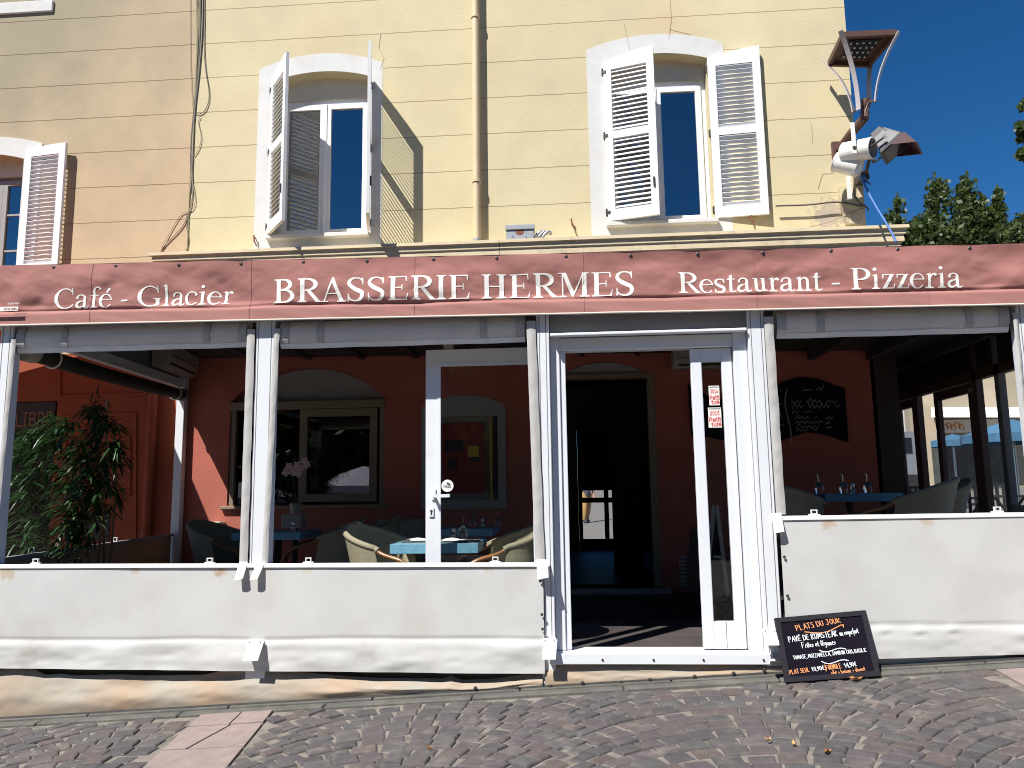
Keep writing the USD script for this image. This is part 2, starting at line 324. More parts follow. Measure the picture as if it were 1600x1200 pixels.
ys = np.array([-90, -30, -12, -4.5, -2, 0, 2, 3.4, 6, 9, 12, 20, 40, 90.0]); xs = np.linspace(-110, 70, 37)
def gfn(U, V): return np.stack([U, V, gz(U, V) - 0.065], -1)
X_, Y_ = np.meshgrid(xs, ys, indexing='ij')
g = grid(lambda U, V: np.stack([X_, Y_, gz(X_, Y_) - 0.065], -1), len(xs), len(ys))
obj('ground', g, 'asphalt', kind='structure')

pav = thing('pavement', kind='structure')
obj('mortar_bed', grid(lambda U, V: np.stack([U, V, gz(U, V) - 0.009 + 0.005 * (meshkit.fbm(np.stack([U * 9, V * 9, 0 * U], -1), 3) - .5)], -1), 110, 40, -5.6, 4.6, -4.2, -0.05), 'sett_mortar', pav, smooth=True)
# strips of pale slabs that cross the setts
LS = [ongr(312, 1119), ongr(427, 1111), ongr(360, 1194), ongr(222, 1200)]
def strip(A, B, C, D, t0, t1, ts):   # A,B near the terrace; D,C towards the camera
    A, B, C, D = (np.array(p[:2]) for p in (A, B, C, D)); l = lambda t: A + (D - A) * t; r = lambda t: B + (C - B) * t
    return [(l(a), r(a), r(b), l(b)) for a, b in zip(ts[:-1], ts[1:])]
slabq = strip(*LS, 0, 1, [-0.02, 0.26, 0.72, 1.25, 1.9, 2.6, 3.3])
R0 = ongr(1545, 1037); d_ = (LS[3] - LS[0])[:2]
slabq2 = strip([2.50, -0.13], [3.10, -0.13], [3.10 - .10, -1.2], [2.40, -1.2], 0, 1, [0, .5, 1.1, 1.7, 2.4, 3.2])
slab_polys = []
for k, q in enumerate(slabq + slabq2):
    q = [np.array(p) for p in q]
    pieces = [q]
    if k in (0, 1, 3, 7, 9):   # some slabs are halved along the strip
        s = [0.55, 0.42, 0.5, 0.4, 0.6][(k * 3) % 5]; s2 = s + (0.18 if k == 1 else 0.02)
        m0, m1 = q[0] + (q[1] - q[0]) * s2, q[3] + (q[2] - q[3]) * (s - .1 if k == 1 else s); pieces = [[q[0], m0, m1, q[3]], [m0, q[1], q[2], m1]]
    for pq in pieces:
        P = Polygon(pq).buffer(-0.006); slab_polys.append(P)
        m = prism_z(P, -0.05, 0.0); c = P.centroid; v = m.vertices; dz = rng.normal(0, .003)
        m.vertices[:, 2] += gz(v[:, 0], v[:, 1]) + dz + 0.006
        obj('paving_slab', m, 'pink_slab', pav)
slab_zone = unary_union([Polygon(q) for q in slabq + slabq2]).buffer(0.005)

for i, (c, s) in enumerate((((.090, .077, .074), 'sett_warm'), ((.098, .076, .070), 'sett_red'), ((.084, .079, .077), 'sett_grey'), ((.070, .063, .063), 'sett_dark'), ((.108, .094, .088), 'sett_pale'), ((.086, .072, .074), 'sett_plum'))):
    mat(s, c, 0.75, 0.26, 14, 0.5, 80, stain=((0.24, 0.20, 0.17), 7.0, 0.56, 0.8, 0.5))
SETT = ['sett_warm', 'sett_red', 'sett_grey', 'sett_dark', 'sett_pale', 'sett_plum']

def sett(cx, cy, ang, w, d):
    j = lambda s: rng.normal(0, s)
    q = np.array([[-w / 2, -d / 2], [w / 2, -d / 2], [w / 2, d / 2], [-w / 2, d / 2]]) + rng.normal(0, .0038, (4, 2))
    R = np.array([[math.cos(ang), -math.sin(ang)], [math.sin(ang), math.cos(ang)]])
    rings = []
    for s, z in ((1.0, -.05), (1.0, -.012), (0.93, -.003), (0.80, 0.0015)):
        p = (q * s) @ R.T + [cx, cy]; rings.append(np.c_[p, gz(p[:, 0], p[:, 1]) + z])
    dz = rng.normal(0, .0035); tx, ty = rng.normal(0, .02, 2)
    v = np.vstack(rings + [[[cx, cy, gz(cx, cy) + .003]]])
    v[:, 2] += dz + (v[:, 0] - cx) * tx + (v[:, 1] - cy) * ty
    f = []
    for a in range(3):
        for b in range(4):
            p0, p1, p2, p3 = a * 4 + b, a * 4 + (b + 1) % 4, a * 4 + 4 + (b + 1) % 4, a * 4 + 4 + b
            f += [[p0, p1, p2], [p0, p2, p3]]
    for b in range(4): f.append([12 + b, 12 + (b + 1) % 4, 16])
    return trimesh.Trimesh(v, np.array(f), process=False)

setts = []
W_, RR, STEP = 1.65, 1.65 * 0.60, 0.122
tm = math.asin(W_ / 2 / RR)
for k in range(-3, 4):
    c0 = -0.87 + W_ * k; yoff = rng.uniform(0, STEP)
    for r in range(-46, 8):
        yk = r * STEP + yoff - 0.25
        n = 14; da = 2 * tm / n; ph = rng.uniform(-.45, .45)
        for a in range(n):
            t = -tm + (a + .5 + ph) * da
            if abs(t) > tm: continue
            t += rng.normal(0, da * .05)
            x, y = c0 + RR * math.sin(t), yk + RR * (math.cos(t) - math.cos(tm)) * 1.0
            if not (-5.5 < x < 4.5 and -4.1 < y < -0.165): continue
            if slab_zone.distance(Point(x, y)) < 0.035: continue
            w = RR * da * rng.uniform(.90, .98); d = STEP * math.cos(t) * rng.uniform(.90, .97) + .002
            setts.append((x, y, -t, w, d))
def proj(p):
    v = np.asarray(p) - CAM; w = v @ FWD; return 800 + FPX * (v @ RGT) / w, 600 - FPX * (v @ UPV) / w, w
rank = []
for i, s in enumerate(setts):
    px, py, w = proj([s[0], s[1], float(gz(s[0], s[1]))])
    vis = (5 < px < 1595) and (py < 1192) and w > 0
    rank.append((s[3] * s[4] / w ** 3 if vis else 0, i))
best = {i for a, i in sorted(rank, reverse=True)[:300]}
rest = {s: [] for s in SETT}
for i, s in enumerate(setts):
    m = sett(*s); mt = SETT[rng.choice(6, p=[.26, .14, .2, .16, .08, .16])]
    if i in best: obj('cobblestone', m, mt, pav)
    else: rest[mt].append(m)
for k, (mt, ms) in enumerate(rest.items()):
    obj('cobblestones', ms, mt, pav, kind='stuff')
kerb = thing('kerb', kind='structure')
for k in range(11):
    x0 = -5.4 + k * .95; x1 = x0 + .942
    m = bx(x0, x1, -0.125, 0.02, -.06, 0.0, .008); m = m.subdivide(); m.vertices[:, 2] += gz(m.vertices[:, 0], m.vertices[:, 1]) + .012 + rng.normal(0, .002)
    obj('kerb_stone', m, 'kerb_stone', kerb)
    m = bx(x0 + .3, x1 + .3, -0.05, 0.025, -.06, 0.018, .006); m.vertices[:, 2] += gz(m.vertices[:, 0], m.vertices[:, 1]) + .008
    obj('kerb_stone', m, 'kerb_stone', kerb)

# ------------------------------------------------------------------ corner building
XL, XR, YW = -4.45, 3.28, 3.40
cb = thing('corner_building', 'pale yellow plastered corner building with white louvred shutters above the awning', 'building', (-0.6, YW, 0))
Z0 = 4.345; ZJ = [Z0 + .446 * k for k in range(-1, 8)]
W1 = dict(x0=-3.46, x1=-2.29, z0=4.09, zs=6.04, za=6.13); W2 = dict(x0=0.50, x1=1.69, z0=4.09, zs=6.04, za=6.13)
def opening(w, g=0): return arch_poly(w['x0'] - g, w['x1'] + g, w['z0'] - g, w['zs'] + g, w['za'] + g)
holes = unary_union([opening(W1), opening(W2)])
obj('wall', prism(sbox(XL, 2.9, XR, 7.6).difference(holes), YW + .016, YW + .34), 'yellow_plaster', cb)
surr = []
for w, (ox0, ox1, ozs, oza, ozb) in ((W1, (-3.65, -2.13, 6.20, 6.36, 3.90)), (W2, (0.30, 1.88, 6.22, 6.37, 3.90))):
    surr.append(arch_poly(ox0, ox1, ozb, ozs, oza).difference(opening(w)))
courses = []
for a, b in zip([3.80] + ZJ[1:], ZJ[1:] + [7.6]):
    P = sbox(XL, a + .0032, XR, b - .0032).difference(holes)
    obj('plaster_course', prism(P, YW, YW + .0158), 'yellow_plaster', cb)
for s in surr: obj('window_surround', prism(s, YW - .003, YW - .0005), 'window_surround', cb)
obj('side_wall', bx(XR - .34, XR - .002, YW + .342, 9.2, 2.9, 7.6), 'yellow_plaster', cb)
obj('rear_wall', prism(sbox(XL, -.3, XR - .342, 7.6).difference(sbox(0.12, .05, 1.12, 2.2)), 9.0, 9.198), 'yellow_plaster', cb)
obj('party_wall', bx(XL, XL + .2, YW + .342, 8.998, -.4, 7.6), 'yellow_plaster', cb)
obj('roof', bx(XL - .1, XR + .02, YW - .004, 9.35, 7.602, 7.75), 'cornice_stone', cb)
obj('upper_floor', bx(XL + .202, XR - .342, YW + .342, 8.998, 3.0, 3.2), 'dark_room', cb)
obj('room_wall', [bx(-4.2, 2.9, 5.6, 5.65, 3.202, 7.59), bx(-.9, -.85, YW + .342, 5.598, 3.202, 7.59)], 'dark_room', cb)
# cornice (string course), split at its crack
prof = [(3.399, 3.89), (3.10, 3.848), (3.096, 3.812), (3.124, 3.800), (3.122, 3.755), (3.138, 3.744), (3.134, 3.676), (3.160, 3.664), (3.158, 3.60), (3.25, 3.55), (3.399, 3.48)]
def cornice(xa, xb, miter_l, miter_r):
    P = np.array(prof); n = len(P); rings = []
    xl = xa - (YW - P[:, 0]) * miter_l; xr = xb + (YW - P[:, 0]) * miter_r
    v = np.vstack([np.c_[xl, P], np.c_[xr, P]]); f = []
    for i in range(n):
        j = (i + 1) % n; f += [[i, j, n + j], [i, n + j, n + i]]
    capf = trimesh.creation.triangulate_polygon(Polygon(P), engine='earcut')[1]
    f += [list(t[::-1]) for t in capf] + [list(t + n) for t in capf]
    m = trimesh.Trimesh(v, np.array(f), process=False); trimesh.repair.fix_normals(m); return m
obj('cornice', cornice(XL, -0.733, 1.0, 0), 'cornice_stone', cb); obj('cornice', cornice(-0.727, XR, 0, 1.25), 'cornice_stone', cb)
Ps = np.array(prof); n = len(Ps)
v = np.vstack([np.c_[XR + (YW - Ps[:, 0]) * 1.25, Ps[:, 0], Ps[:, 1]], np.c_[XR + (YW - Ps[:, 0]) * 1.25, np.full(n, 9.2), Ps[:, 1]]]); f = []
for i in range(n): j = (i + 1) % n; f += [[i, j, n + j], [i, n + j, n + i]]
m = trimesh.Trimesh(v, np.array(f), process=False); obj('cornice_return', m, 'cornice_stone', cb)

def crack(pts, Y, w=.006, mat_='crack_line', parent=None):
    L = LineString([(p[0], p[2]) for p in pts]); 
    return obj('plaster_crack', prism(L.buffer(w / 2, cap_style=2), Y - .0008, Y + .0), mat_, parent)
for pts in ([(1047, 0), (1049, 30), (1045, 62)], [(975, 36), (980, 58), (984, 78)], [(1047, 46), (1080, 54)], [(595, 52), (592, 75), (600, 90), (594, 108)],
            [(1303, 270), (1285, 272), (1278, 295)], [(1268, 195), (1270, 225)]):
    crack([at(a, b, YW - .004) for a, b in pts], YW - .0036, .0035, parent=cb)
# corner stone with flaking render, low down at the corner
Pk = [at(a, b, 3.36) for a, b in ((1309, 292), (1347, 290), (1352, 352), (1322, 350), (1313, 318))]
obj('corner_stone', prism(Polygon([(p[0], p[2]) for p in Pk]), 3.33, 3.399), 'yellow_plaster', cb)

def sash_window(w, name, parent, mull=0.5, glass='pane_sky', bars=()):
    """recessed casement: frame, two leaves, panes"""
    y = YW + .20; x0, x1, z0, zt = w['x0'] + .003, w['x1'] - .003, w['z0'], 5.86
    head = arch_poly(x0, x1, zt, w['zs'], w['za'])
    fr = obj('window', [frame_mesh(x0, x1, y, y + .07, z0 + .001, zt - .001, .055)], 'white_paint', parent)
    obj('head_board', prism(head, y - .02, y + .06), 'reveal_plaster', fr)
    xm = x0 + (x1 - x0) * mull
    for a, b in ((x0 + .057, xm - .002), (xm + .002, x1 - .057)):
        obj('casement', [frame_mesh(a, b, y - .022, y + .03, z0 + .058, zt - .058, .065)], 'white_paint', fr)
        obj('pane', bx(a + .064, b - .064, y + .002, y + .008, z0 + .122, zt - .122), glass, fr)
        for zb in bars: obj('glazing_bar', bx(a + .066, b - .066, y - .012, y + .001, zb - .011, zb + .011), 'white_paint', fr)
    obj('cover_strip', bx(xm - .02, xm + .02, y - .034, y - .0225, z0 + .06, zt - .06, .004), 'white_paint', fr)
    return fr
w1 = sash_window(W1, 'window', cb, .5); w2 = sash_window(W2, 'window', cb, .5)
for w in (W1, W2):
    obj('window_sill', bx(w['x0'] - .03, w['x1'] + .03, YW - .07, YW + .198, w['z0'] - .055, w['z0'] - .001, .01), 'window_surround', cb)

def shutter(parent, hx, side, ang, w, z0, zh, zm, label=None, y=YW - .015, mid=True, broken=None, latch_low=True):
    """louvred shutter hinged at hx; side +1 opens out from a left-hand hinge, ang = degrees from closed; top rises from zh at the hinge to zm"""
    def T(m):
        v = m.vertices; c, s = math.cos(math.radians(ang)), math.sin(math.radians(ang)); out = np.empty_like(v)
        out[:, 0] = hx + side * (v[:, 0] * c + v[:, 1] * s * 1.0); out[:, 1] = y - v[:, 0] * s + v[:, 1] * c; out[:, 2] = v[:, 2]
        m = trimesh.Trimesh(out, m.faces, process=False)
        if side < 0: m.invert()
        return m
    st, th = .085, .036
    top = lambda x: zh + (zm - zh) * math.sin(min(1, x / w) * PI / 2)
    outline = Polygon([(0, z0), (w, z0)] + [(w * t, top(w * t)) for t in np.linspace(1, 0, 8)])
    zt = zh - .10; zb = z0 + .13; inner = [sbox(st, zb, w - st, zt)]
    zmid = z0 + (zh - z0) * .53
    if mid: inner = [sbox(st, zb, w - st, zmid - .045), sbox(st, zmid + .045, w - st, zt)]
    fr = obj('shutter', T(prism(outline.difference(unary_union(inner)), -th, 0)), 'shutter_paint', parent, label=label)
    k = 0
    for b in inner:
        a0, a1 = b.bounds[1], b.bounds[3]; N = int(round((a1 - a0) / .0545))
        for i in range(N):
            zc = a0 + (i + .5) * (a1 - a0) / N; h = .031; k += 1
            tilt = .9
            if broken and k == broken: zc += .008; tilt = 1.25
            hh = .0125 * tilt / .9; P = Polygon([(-th + .004, zc - hh), (-th + .007, zc - hh - .005), (-.004, zc + hh), (-.007, zc + hh + .005)])
            obj('slat', T(prism_x(P, st - .004, w - st + .004)), 'shutter_paint', fr)
    for zz in (z0 + .10, zmid, zh - .12):
        obj('hinge', T(cat_mesh([bx(-.025, .03, -th - .006, -th - .001, zz - .018, zz + .018), cyl([-.014, -th + .004, zz - .045], [-.014, -th + .004, zz + .045], .011, 8)])), 'black_iron', fr)
    obj('latch', T(bx(w - .055, w - .035, -th - .02, -th - .001, z0 + .33, z0 + .44, .004)), 'black_iron', fr)
    return fr
def strap(fr, T): pass
# left window: left leaf half open, right leaf standing straight out
shutter(cb, W1['x0'], 1, 52, .58, 4.10, 6.02, 6.11, 'half-open left shutter of the left window, seen at an angle')
shutter(cb, W1['x1'], -1, 104, .58, 4.10, 6.02, 6.11, 'right shutter of the left window standing straight out from the wall', y=YW - .045)
shutter(cb, W2['x0'], 1, 16, .58, 4.10, 6.02, 6.11, 'nearly closed left shutter of the right window with a slipped slat', broken=16)
shutter(cb, W2['x1'], -1, 174, .58, 4.10, 6.02, 6.11, 'right shutter of the right window folded back flat on the wall', y=YW - .02)
# shutter dogs and hooks on the wall
for (a, b) in ((893, 352), (1173, 345), (398, 378)):
    p = at(a, b, YW - .02); obj('shutter_dog', [cyl([p[0], YW, p[2] + .05], [p[0], YW - .05, p[2] + .05], .008, 6), tube([[p[0], YW - .05, p[2] + .07], [p[0] + .005, YW - .05, p[2]], [p[0] + .035, YW - .045, p[2] - .06]], .009, 6)], 'rust', cb)
# downpipe
dp = obj('downpipe', cyl([-1.0, 3.31, 3.88], [-1.0, 3.31, 7.6], .042, 16), 'downpipe_paint', cb, smooth=40)
for zz in (4.62, 6.66): obj('pipe_clip', cyl([-1.0, 3.31, zz - .014], [-1.0, 3.31, zz + .014], .053, 16), 'downpipe_paint', dp)
obj('pipe_foot', cyl([-1.0, 3.31, 3.86], [-1.0, 3.31, 3.93], .05, 16), 'zinc', dp)

# ground-floor front of the building inside the terrace
AW = dict(x0=-3.86, x1=-2.07, z0=.97, zs=2.14, za=2.53); ND = dict(x0=-.16, x1=.94, z0=.05, zs=2.30, za=2.50); NI = dict(x0=-1.655, x1=-.705, z0=.90, zs=2.04, za=2.16)
gf = sbox(XL + .002, -.45, XR - .03, 2.898).difference(unary_union([arch_poly(**AW), arch_poly(**ND), arch_poly(**NI)]))
obj('ground_floor_wall', prism(gf, YW + .001, YW + .34), 'red_wall', cb)
obj('side_wall', bx(XR - .34, XR - .003, YW + .342, 9.2, -.45, 2.898), 'red_wall', cb)
# arched window
aw = obj('window', [bx(-3.86, -2.07, YW - .03, YW + .12, 2.045, 2.135, .006), bx(-3.86, -3.80, YW + .02, YW + .12, .972, 2.043), bx(-2.13, -2.072, YW + .02, YW + .12, .972, 2.043), bx(-3.92, -2.01, YW - .05, YW + .12, .93, .968, .006)], 'cream_frame', cb)
obj('lunette', prism(arch_poly(-3.855, -2.075, 2.137, 2.145, 2.525), YW + .16, YW + .2), 'grey_white', aw)
obj('casement', frame_mesh(-3.05, -2.16, YW + .02, YW + .06, 1.0, 2.04, .085), 'cream_frame', aw)
obj('pane', bx(-2.967, -2.243, YW + .036, YW + .042, 1.083, 1.957), 'pane', aw)
obj('pane', bx(-3.80, -2.13, YW + .085, YW + .091, .973, 2.043), 'pane_dark', aw)
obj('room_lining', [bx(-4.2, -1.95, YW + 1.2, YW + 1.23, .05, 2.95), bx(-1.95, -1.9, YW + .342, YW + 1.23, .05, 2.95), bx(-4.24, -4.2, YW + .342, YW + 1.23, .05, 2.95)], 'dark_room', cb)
# niche with its frame
nf = obj('niche_frame', prism(arch_poly(-1.652, -.708, .903, 2.038, 2.157).difference(sbox(-1.56, 1.0, -.80, 1.92)), YW - .01, YW + .05), 'grey_white', cb)
obj('niche_back', bx(-1.65, -.71, YW + .16, YW + .18, .91, 2.03), 'grey_white', nf)
# doorway: tan frame, lunette, dark room behind
dw = obj('doorway', [bx(-.158, .938, YW - .015, YW + .12, 2.305, 2.365, .006), bx(.86, .938, YW - .015, YW + .12, .052, 2.304, .006), bx(-.158, -.08, YW - .015, YW + .12, .052, 2.304, .006)], 'cream_frame', cb)
obj('lunette', prism(arch_poly(-.155, .935, 2.367, 2.37, 2.495), YW + .05, YW + .09), 'grey_white', dw)
obj('door_step', bx(-.25, 1.02, YW - .12, YW + .33, -.05, .05, .008), 'grey_white', dw)
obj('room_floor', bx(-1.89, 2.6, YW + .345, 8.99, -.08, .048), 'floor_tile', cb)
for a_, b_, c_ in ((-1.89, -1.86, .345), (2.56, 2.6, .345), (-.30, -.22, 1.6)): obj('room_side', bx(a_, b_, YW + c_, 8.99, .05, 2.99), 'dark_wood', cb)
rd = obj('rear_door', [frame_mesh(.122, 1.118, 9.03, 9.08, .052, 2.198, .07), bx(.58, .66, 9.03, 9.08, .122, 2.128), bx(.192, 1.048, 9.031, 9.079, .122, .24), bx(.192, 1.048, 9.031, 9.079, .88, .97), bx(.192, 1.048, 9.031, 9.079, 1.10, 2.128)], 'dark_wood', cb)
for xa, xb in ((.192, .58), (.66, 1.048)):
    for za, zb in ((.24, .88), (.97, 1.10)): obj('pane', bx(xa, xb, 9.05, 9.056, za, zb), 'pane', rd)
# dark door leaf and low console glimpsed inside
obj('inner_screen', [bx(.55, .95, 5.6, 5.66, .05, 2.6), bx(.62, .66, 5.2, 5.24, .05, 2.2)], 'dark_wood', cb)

# ------------------------------------------------------------------ left neighbour
nb = thing('neighbour_building', 'pinkish plastered house at the left with one white shutter open on its wall', 'building', (-9, YW, 0))
LW = dict(x0=-7.75, x1=-6.56, z0=3.70, zs=5.19, za=5.28)
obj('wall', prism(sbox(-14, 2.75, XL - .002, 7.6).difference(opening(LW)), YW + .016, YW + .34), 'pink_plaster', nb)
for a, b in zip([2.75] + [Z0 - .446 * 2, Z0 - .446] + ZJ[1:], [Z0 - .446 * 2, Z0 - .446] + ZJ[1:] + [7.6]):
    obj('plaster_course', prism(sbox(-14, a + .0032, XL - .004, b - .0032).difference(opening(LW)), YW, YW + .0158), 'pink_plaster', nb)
obj('window_surround', prism(arch_poly(-7.98, -6.34, 3.5, 5.38, 5.50).difference(opening(LW)), YW - .02, YW - .0005), 'window_surround', nb)
def lw():
    y = YW + .2; x0, x1, z0, zt = -7.747, -6.563, 3.70, 5.05
    fr = obj('window', frame_mesh(x0, x1, y, y + .07, z0, zt, .05), 'cream_frame', nb)
    obj('head_board', prism(arch_poly(x0, x1, zt + .001, 5.19, 5.28), y - .02, y + .06), 'reveal_plaster', fr)
    xm = (x0 + x1) / 2 + .2
    for a, b in ((x0 + .05, xm), (xm + .003, x1 - .05)):
        obj('casement', frame_mesh(a, b, y - .022, y + .03, z0 + .05, zt - .05, .06), 'grey_white', fr)
        obj('pane', bx(a + .06, b - .06, y + .002, y + .008, z0 + .11, zt - .11), 'pane_sky', fr)
        for zb in (4.10, 4.56): obj('glazing_bar', bx(a + .062, b - .062, y - .012, y + .001, zb - .012, zb + .012), 'grey_white', fr)
lw()
shutter(nb, -6.53, -1, 172, .56, 3.72, 5.30, 5.33, 'white louvred shutter of the neighbour house folded back on the wall', mid=False, y=YW - .035)
obj('upper_sill', bx(-8.1, -6.33, YW - .03, YW - .001, 7.12, 7.28, .012), 'window_surround', nb)
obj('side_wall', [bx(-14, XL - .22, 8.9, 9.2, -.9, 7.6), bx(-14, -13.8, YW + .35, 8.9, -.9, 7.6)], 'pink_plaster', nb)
obj('roof', bx(-14.1, XL - .12, YW - .004, 9.35, 7.602, 7.75), 'cornice_stone', nb)
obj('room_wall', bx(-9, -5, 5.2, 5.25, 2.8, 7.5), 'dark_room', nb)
OG = lambda a, b: at(a, b, YW)
gp = sbox(-14, -1.0, XL - .002, 2.748)
sg = [OG(15, 628), OG(85, 625), OG(85, 672), OG(15, 672)]
shop = sbox(-7.6, -.9, OG(85, 700)[0], OG(15, 628)[2])
obj('ground_floor_wall', prism(gp.difference(shop), YW, YW + .34), 'orange_wall', nb)
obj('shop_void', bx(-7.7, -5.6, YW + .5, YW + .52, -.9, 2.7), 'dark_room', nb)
fb = obj('fascia_board', bx(-7.59, OG(84, 650)[0], YW + .02, YW + .06, OG(20, 672)[2], OG(20, 628)[2] - .01), 'dark_wood', nb)
lt = meshkit.text_mesh('LIBRE', .17, .006); q0, q1 = OG(22, 660), OG(78, 660); lt.apply_scale([(q1[0] - q0[0]) / lt.extents[0], 1, 1])
v = lt.vertices.copy(); lt.vertices = np.stack([v[:, 0] + q0[0], YW + .019 - v[:, 2], v[:, 1] + q0[2] - .05], 1); obj('lettering', lt, 'gold_print', fb)
# raised plaster panels
def mould(pxs, w=.025, notch=False, proud=.018):
    P = Polygon([(OG(a, b)[0], OG(a, b)[2]) for a, b in pxs])
    return obj('wall_moulding', prism(P.difference(P.buffer(-w, join_style=2)), YW - proud, YW - .0005), 'orange_wall', nb)
mould([(100, 648), (214, 645), (214, 850), (100, 858)], .04)
mould([(110, 668), (190, 664), (192, 676), (205, 682), (205, 775), (192, 780), (188, 792), (110, 797)], .022)
mould([(92, 560), (230, 560), (230, 618), (92, 622)], .03)
obj('vent_grille', bx(OG(135, 820)[0], OG(172, 820)[0], YW - .01, YW - .001, OG(150, 845)[2], OG(150, 800)[2]), 'dark_wood', nb)
pp = obj('downpipe', cyl([OG(240, 700)[0], YW - .07, -.6], [OG(240, 700)[0], YW - .07, 2.74], .05, 12), 'orange_wall', nb, smooth=40)
for zz in (.72, 2.0): obj('pipe_clip', cyl([OG(240, 700)[0], YW - .07, zz - .012], [OG(240, 700)[0], YW - .07, zz + .012], .06, 12), 'orange_wall', pp)
# unseen orange canopy, added and cut to shade and tint the neighbour wall
oc = thing('orange_canopy', 'unseen flat orange canopy added to shade the neighbour wall', 'awning', (-7, 2, 2.8))
cv = Polygon([(-4.62, 3.39), (-5.0, 2.7), (-5.0, .9), (-9.5, .9), (-9.5, 2.9), (-7.5, 3.12), (-5.5, 3.385)])
m = prism_z(cv, 0, .004); m.vertices[:, 2] += 2.80 + (m.vertices[:, 1] - 3.4) * .015; obj('canvas', m, 'orange_canopy', oc)
for x in (-5.2, -7.3, -9.4): obj('canopy_arm', bar((x, 3.39, 2.76), (x, .93, 2.73), .03), 'black_iron', oc)

# ------------------------------------------------------------------ terrace floor and frame
obj('terrace_floor', [bx(-4.6, 1.30, 0.03, YW - .002, -.05, 0.0)], 'floor_tile', kind='structure')
obj('terrace_floor_raised', [bx(1.305, 4.12, 0.03, YW - .002, .02, .28), bx(XR + .01, 4.12, YW + .002, 6.6, .02, .278)], 'floor_tile', kind='structure')
tf = thing('terrace_enclosure', 'white aluminium framed terrace enclosure with an open glazed door', 'terrace', (0, 0, 0))
# posts along the front
POSTS = [(-4.05, -3.955), (-2.169, -2.035), (-.212, -.125), (1.196, 1.305), (2.915, 3.06)]
for a, b in POSTS:
    m = [bx(a, b, 0.0, .09, float(gz(a, 0)) + .01, 2.54, .004)]
    p = obj('post', m, 'white_aluminium', tf)
    obj('post_groove', bx(a + .018, a + .022, -.001, .0, .0, 2.3), 'groove_dark', p)
    obj('post_groove', bx(b - .024, b - .020, -.001, .0, .0, 2.3), 'groove_dark', p)
obj('front_beam', bx(-4.3, 4.2, .02, .12, 2.30, 2.54), 'white_aluminium', tf)
for a, b in ((-3.955, -2.169), (-2.035, -.212), (1.305, 2.915)):
    obj('low_rail', bx(a, b, .02, .08, -.02, .03), 'white_aluminium', tf)
# door frame: jambs, header, transom board, drip bar, sill
df = obj('door_frame', [bx(-.122, -.058, .06, .16, .05, 2.285, .004), bx(1.105, 1.193, .045, .14, .05, 2.285, .004), bx(-.058, 1.105, .06, .16, 2.02, 2.11, .004)], 'white_aluminium', tf)
obj('jamb_reveal', bx(-.057, -.020, .075, .15, .052, 2.018, .003), 'white_aluminium', df)
obj('transom_board', bx(-.122, 1.193, .03, .055, 2.112, 2.30), 'gable_board', df)
obj('drip_bar', bx(-.118, 1.185, -.03, .029, 2.108, 2.128, .004), 'white_aluminium', df)
sl = obj('sill', bx(-.165, 1.235, -.035, .20, -.02, .047, .006), 'white_aluminium', df)
for x in (.17, .49, .80, 1.17): obj('screw', cyl([x, -.036, .012], [x, -.041, .012], .007, 8), 'rivet', sl)
# door leaf folded back at the right
l2 = obj('door_leaf', [bx(.825, .897, .085, .125, .055, 2.015, .004), bx(1.03, 1.098, .085, .125, .055, 2.015, .004), bx(.897, 1.03, .086, .124, 1.925, 2.014), bx(.897, 1.03, .086, .124, .056, .225)], 'white_aluminium', tf, label='narrow glazed door leaf standing at the right of the doorway')
obj('pane', bx(.897, 1.03, .102, .108, .226, 1.924), 'pane', l2)
obj('leaf_joint', bx(.972, .975, .0845, .0855, .06, .225), 'groove_dark', l2)
# wide door leaf swung open behind the left panel
Y1 = .25
l1 = obj('door_leaf', frame_mesh(-1.016, -.16, Y1, Y1 + .045, .05, 2.088, .085, .10, .12), 'white_aluminium', tf, label='wide glazed door leaf swung open behind the low canvas panel')
obj('glazing_bead', frame_mesh(-.930, -.246, Y1 - .004, Y1 + .02, .172, 1.987, .02), 'white_aluminium', l1)
obj('pane', bx(-.909, -.267, Y1 + .006, Y1 + .012, .193, 1.966), 'pane', l1)
hp = at(680, 775, Y1 - .03)
obj('handle', [bx(hp[0] - .03, hp[0] + .002, Y1 - .012, Y1, hp[2] - .03, hp[2] + .05, .004), cyl([hp[0] - .012, Y1 - .012, hp[2]], [hp[0] - .012, Y1 - .055, hp[2]], .011, 10), bar((hp[0] - .02, Y1 - .055, hp[2]), (hp[0] + .105, Y1 - .055, hp[2] + .002), .016, .022)], 'white_aluminium', l1)
kp = at(674, 800, Y1 - .01)
obj('lock', [bx(kp[0] - .018, kp[0] + .018, Y1 - .01, Y1 - .0005, kp[2] - .035, kp[2] + .03, .003)], 'white_aluminium', l1)
obj('keyhole', prism(Point(kp[0], kp[2] + .006).buffer(.009).union(sbox(kp[0] - .005, kp[2] - .02, kp[0] + .005, kp[2] + .006)), Y1 - .0118, Y1 - .0102), 'rubber', l1)
bp = at(700, 537, Y1); obj('closer_bracket', bx(bp[0] - .035, bp[0] + .035, Y1 + .01, Y1 + .06, 2.095, 2.17, .005), 'plastic_cream', l1)
for dz in (.045, .06): obj('screw', cyl([-.285, Y1 - .003, 2.0 + dz], [-.285, Y1, 2.0 + dz], .006, 8), 'rivet', l1)

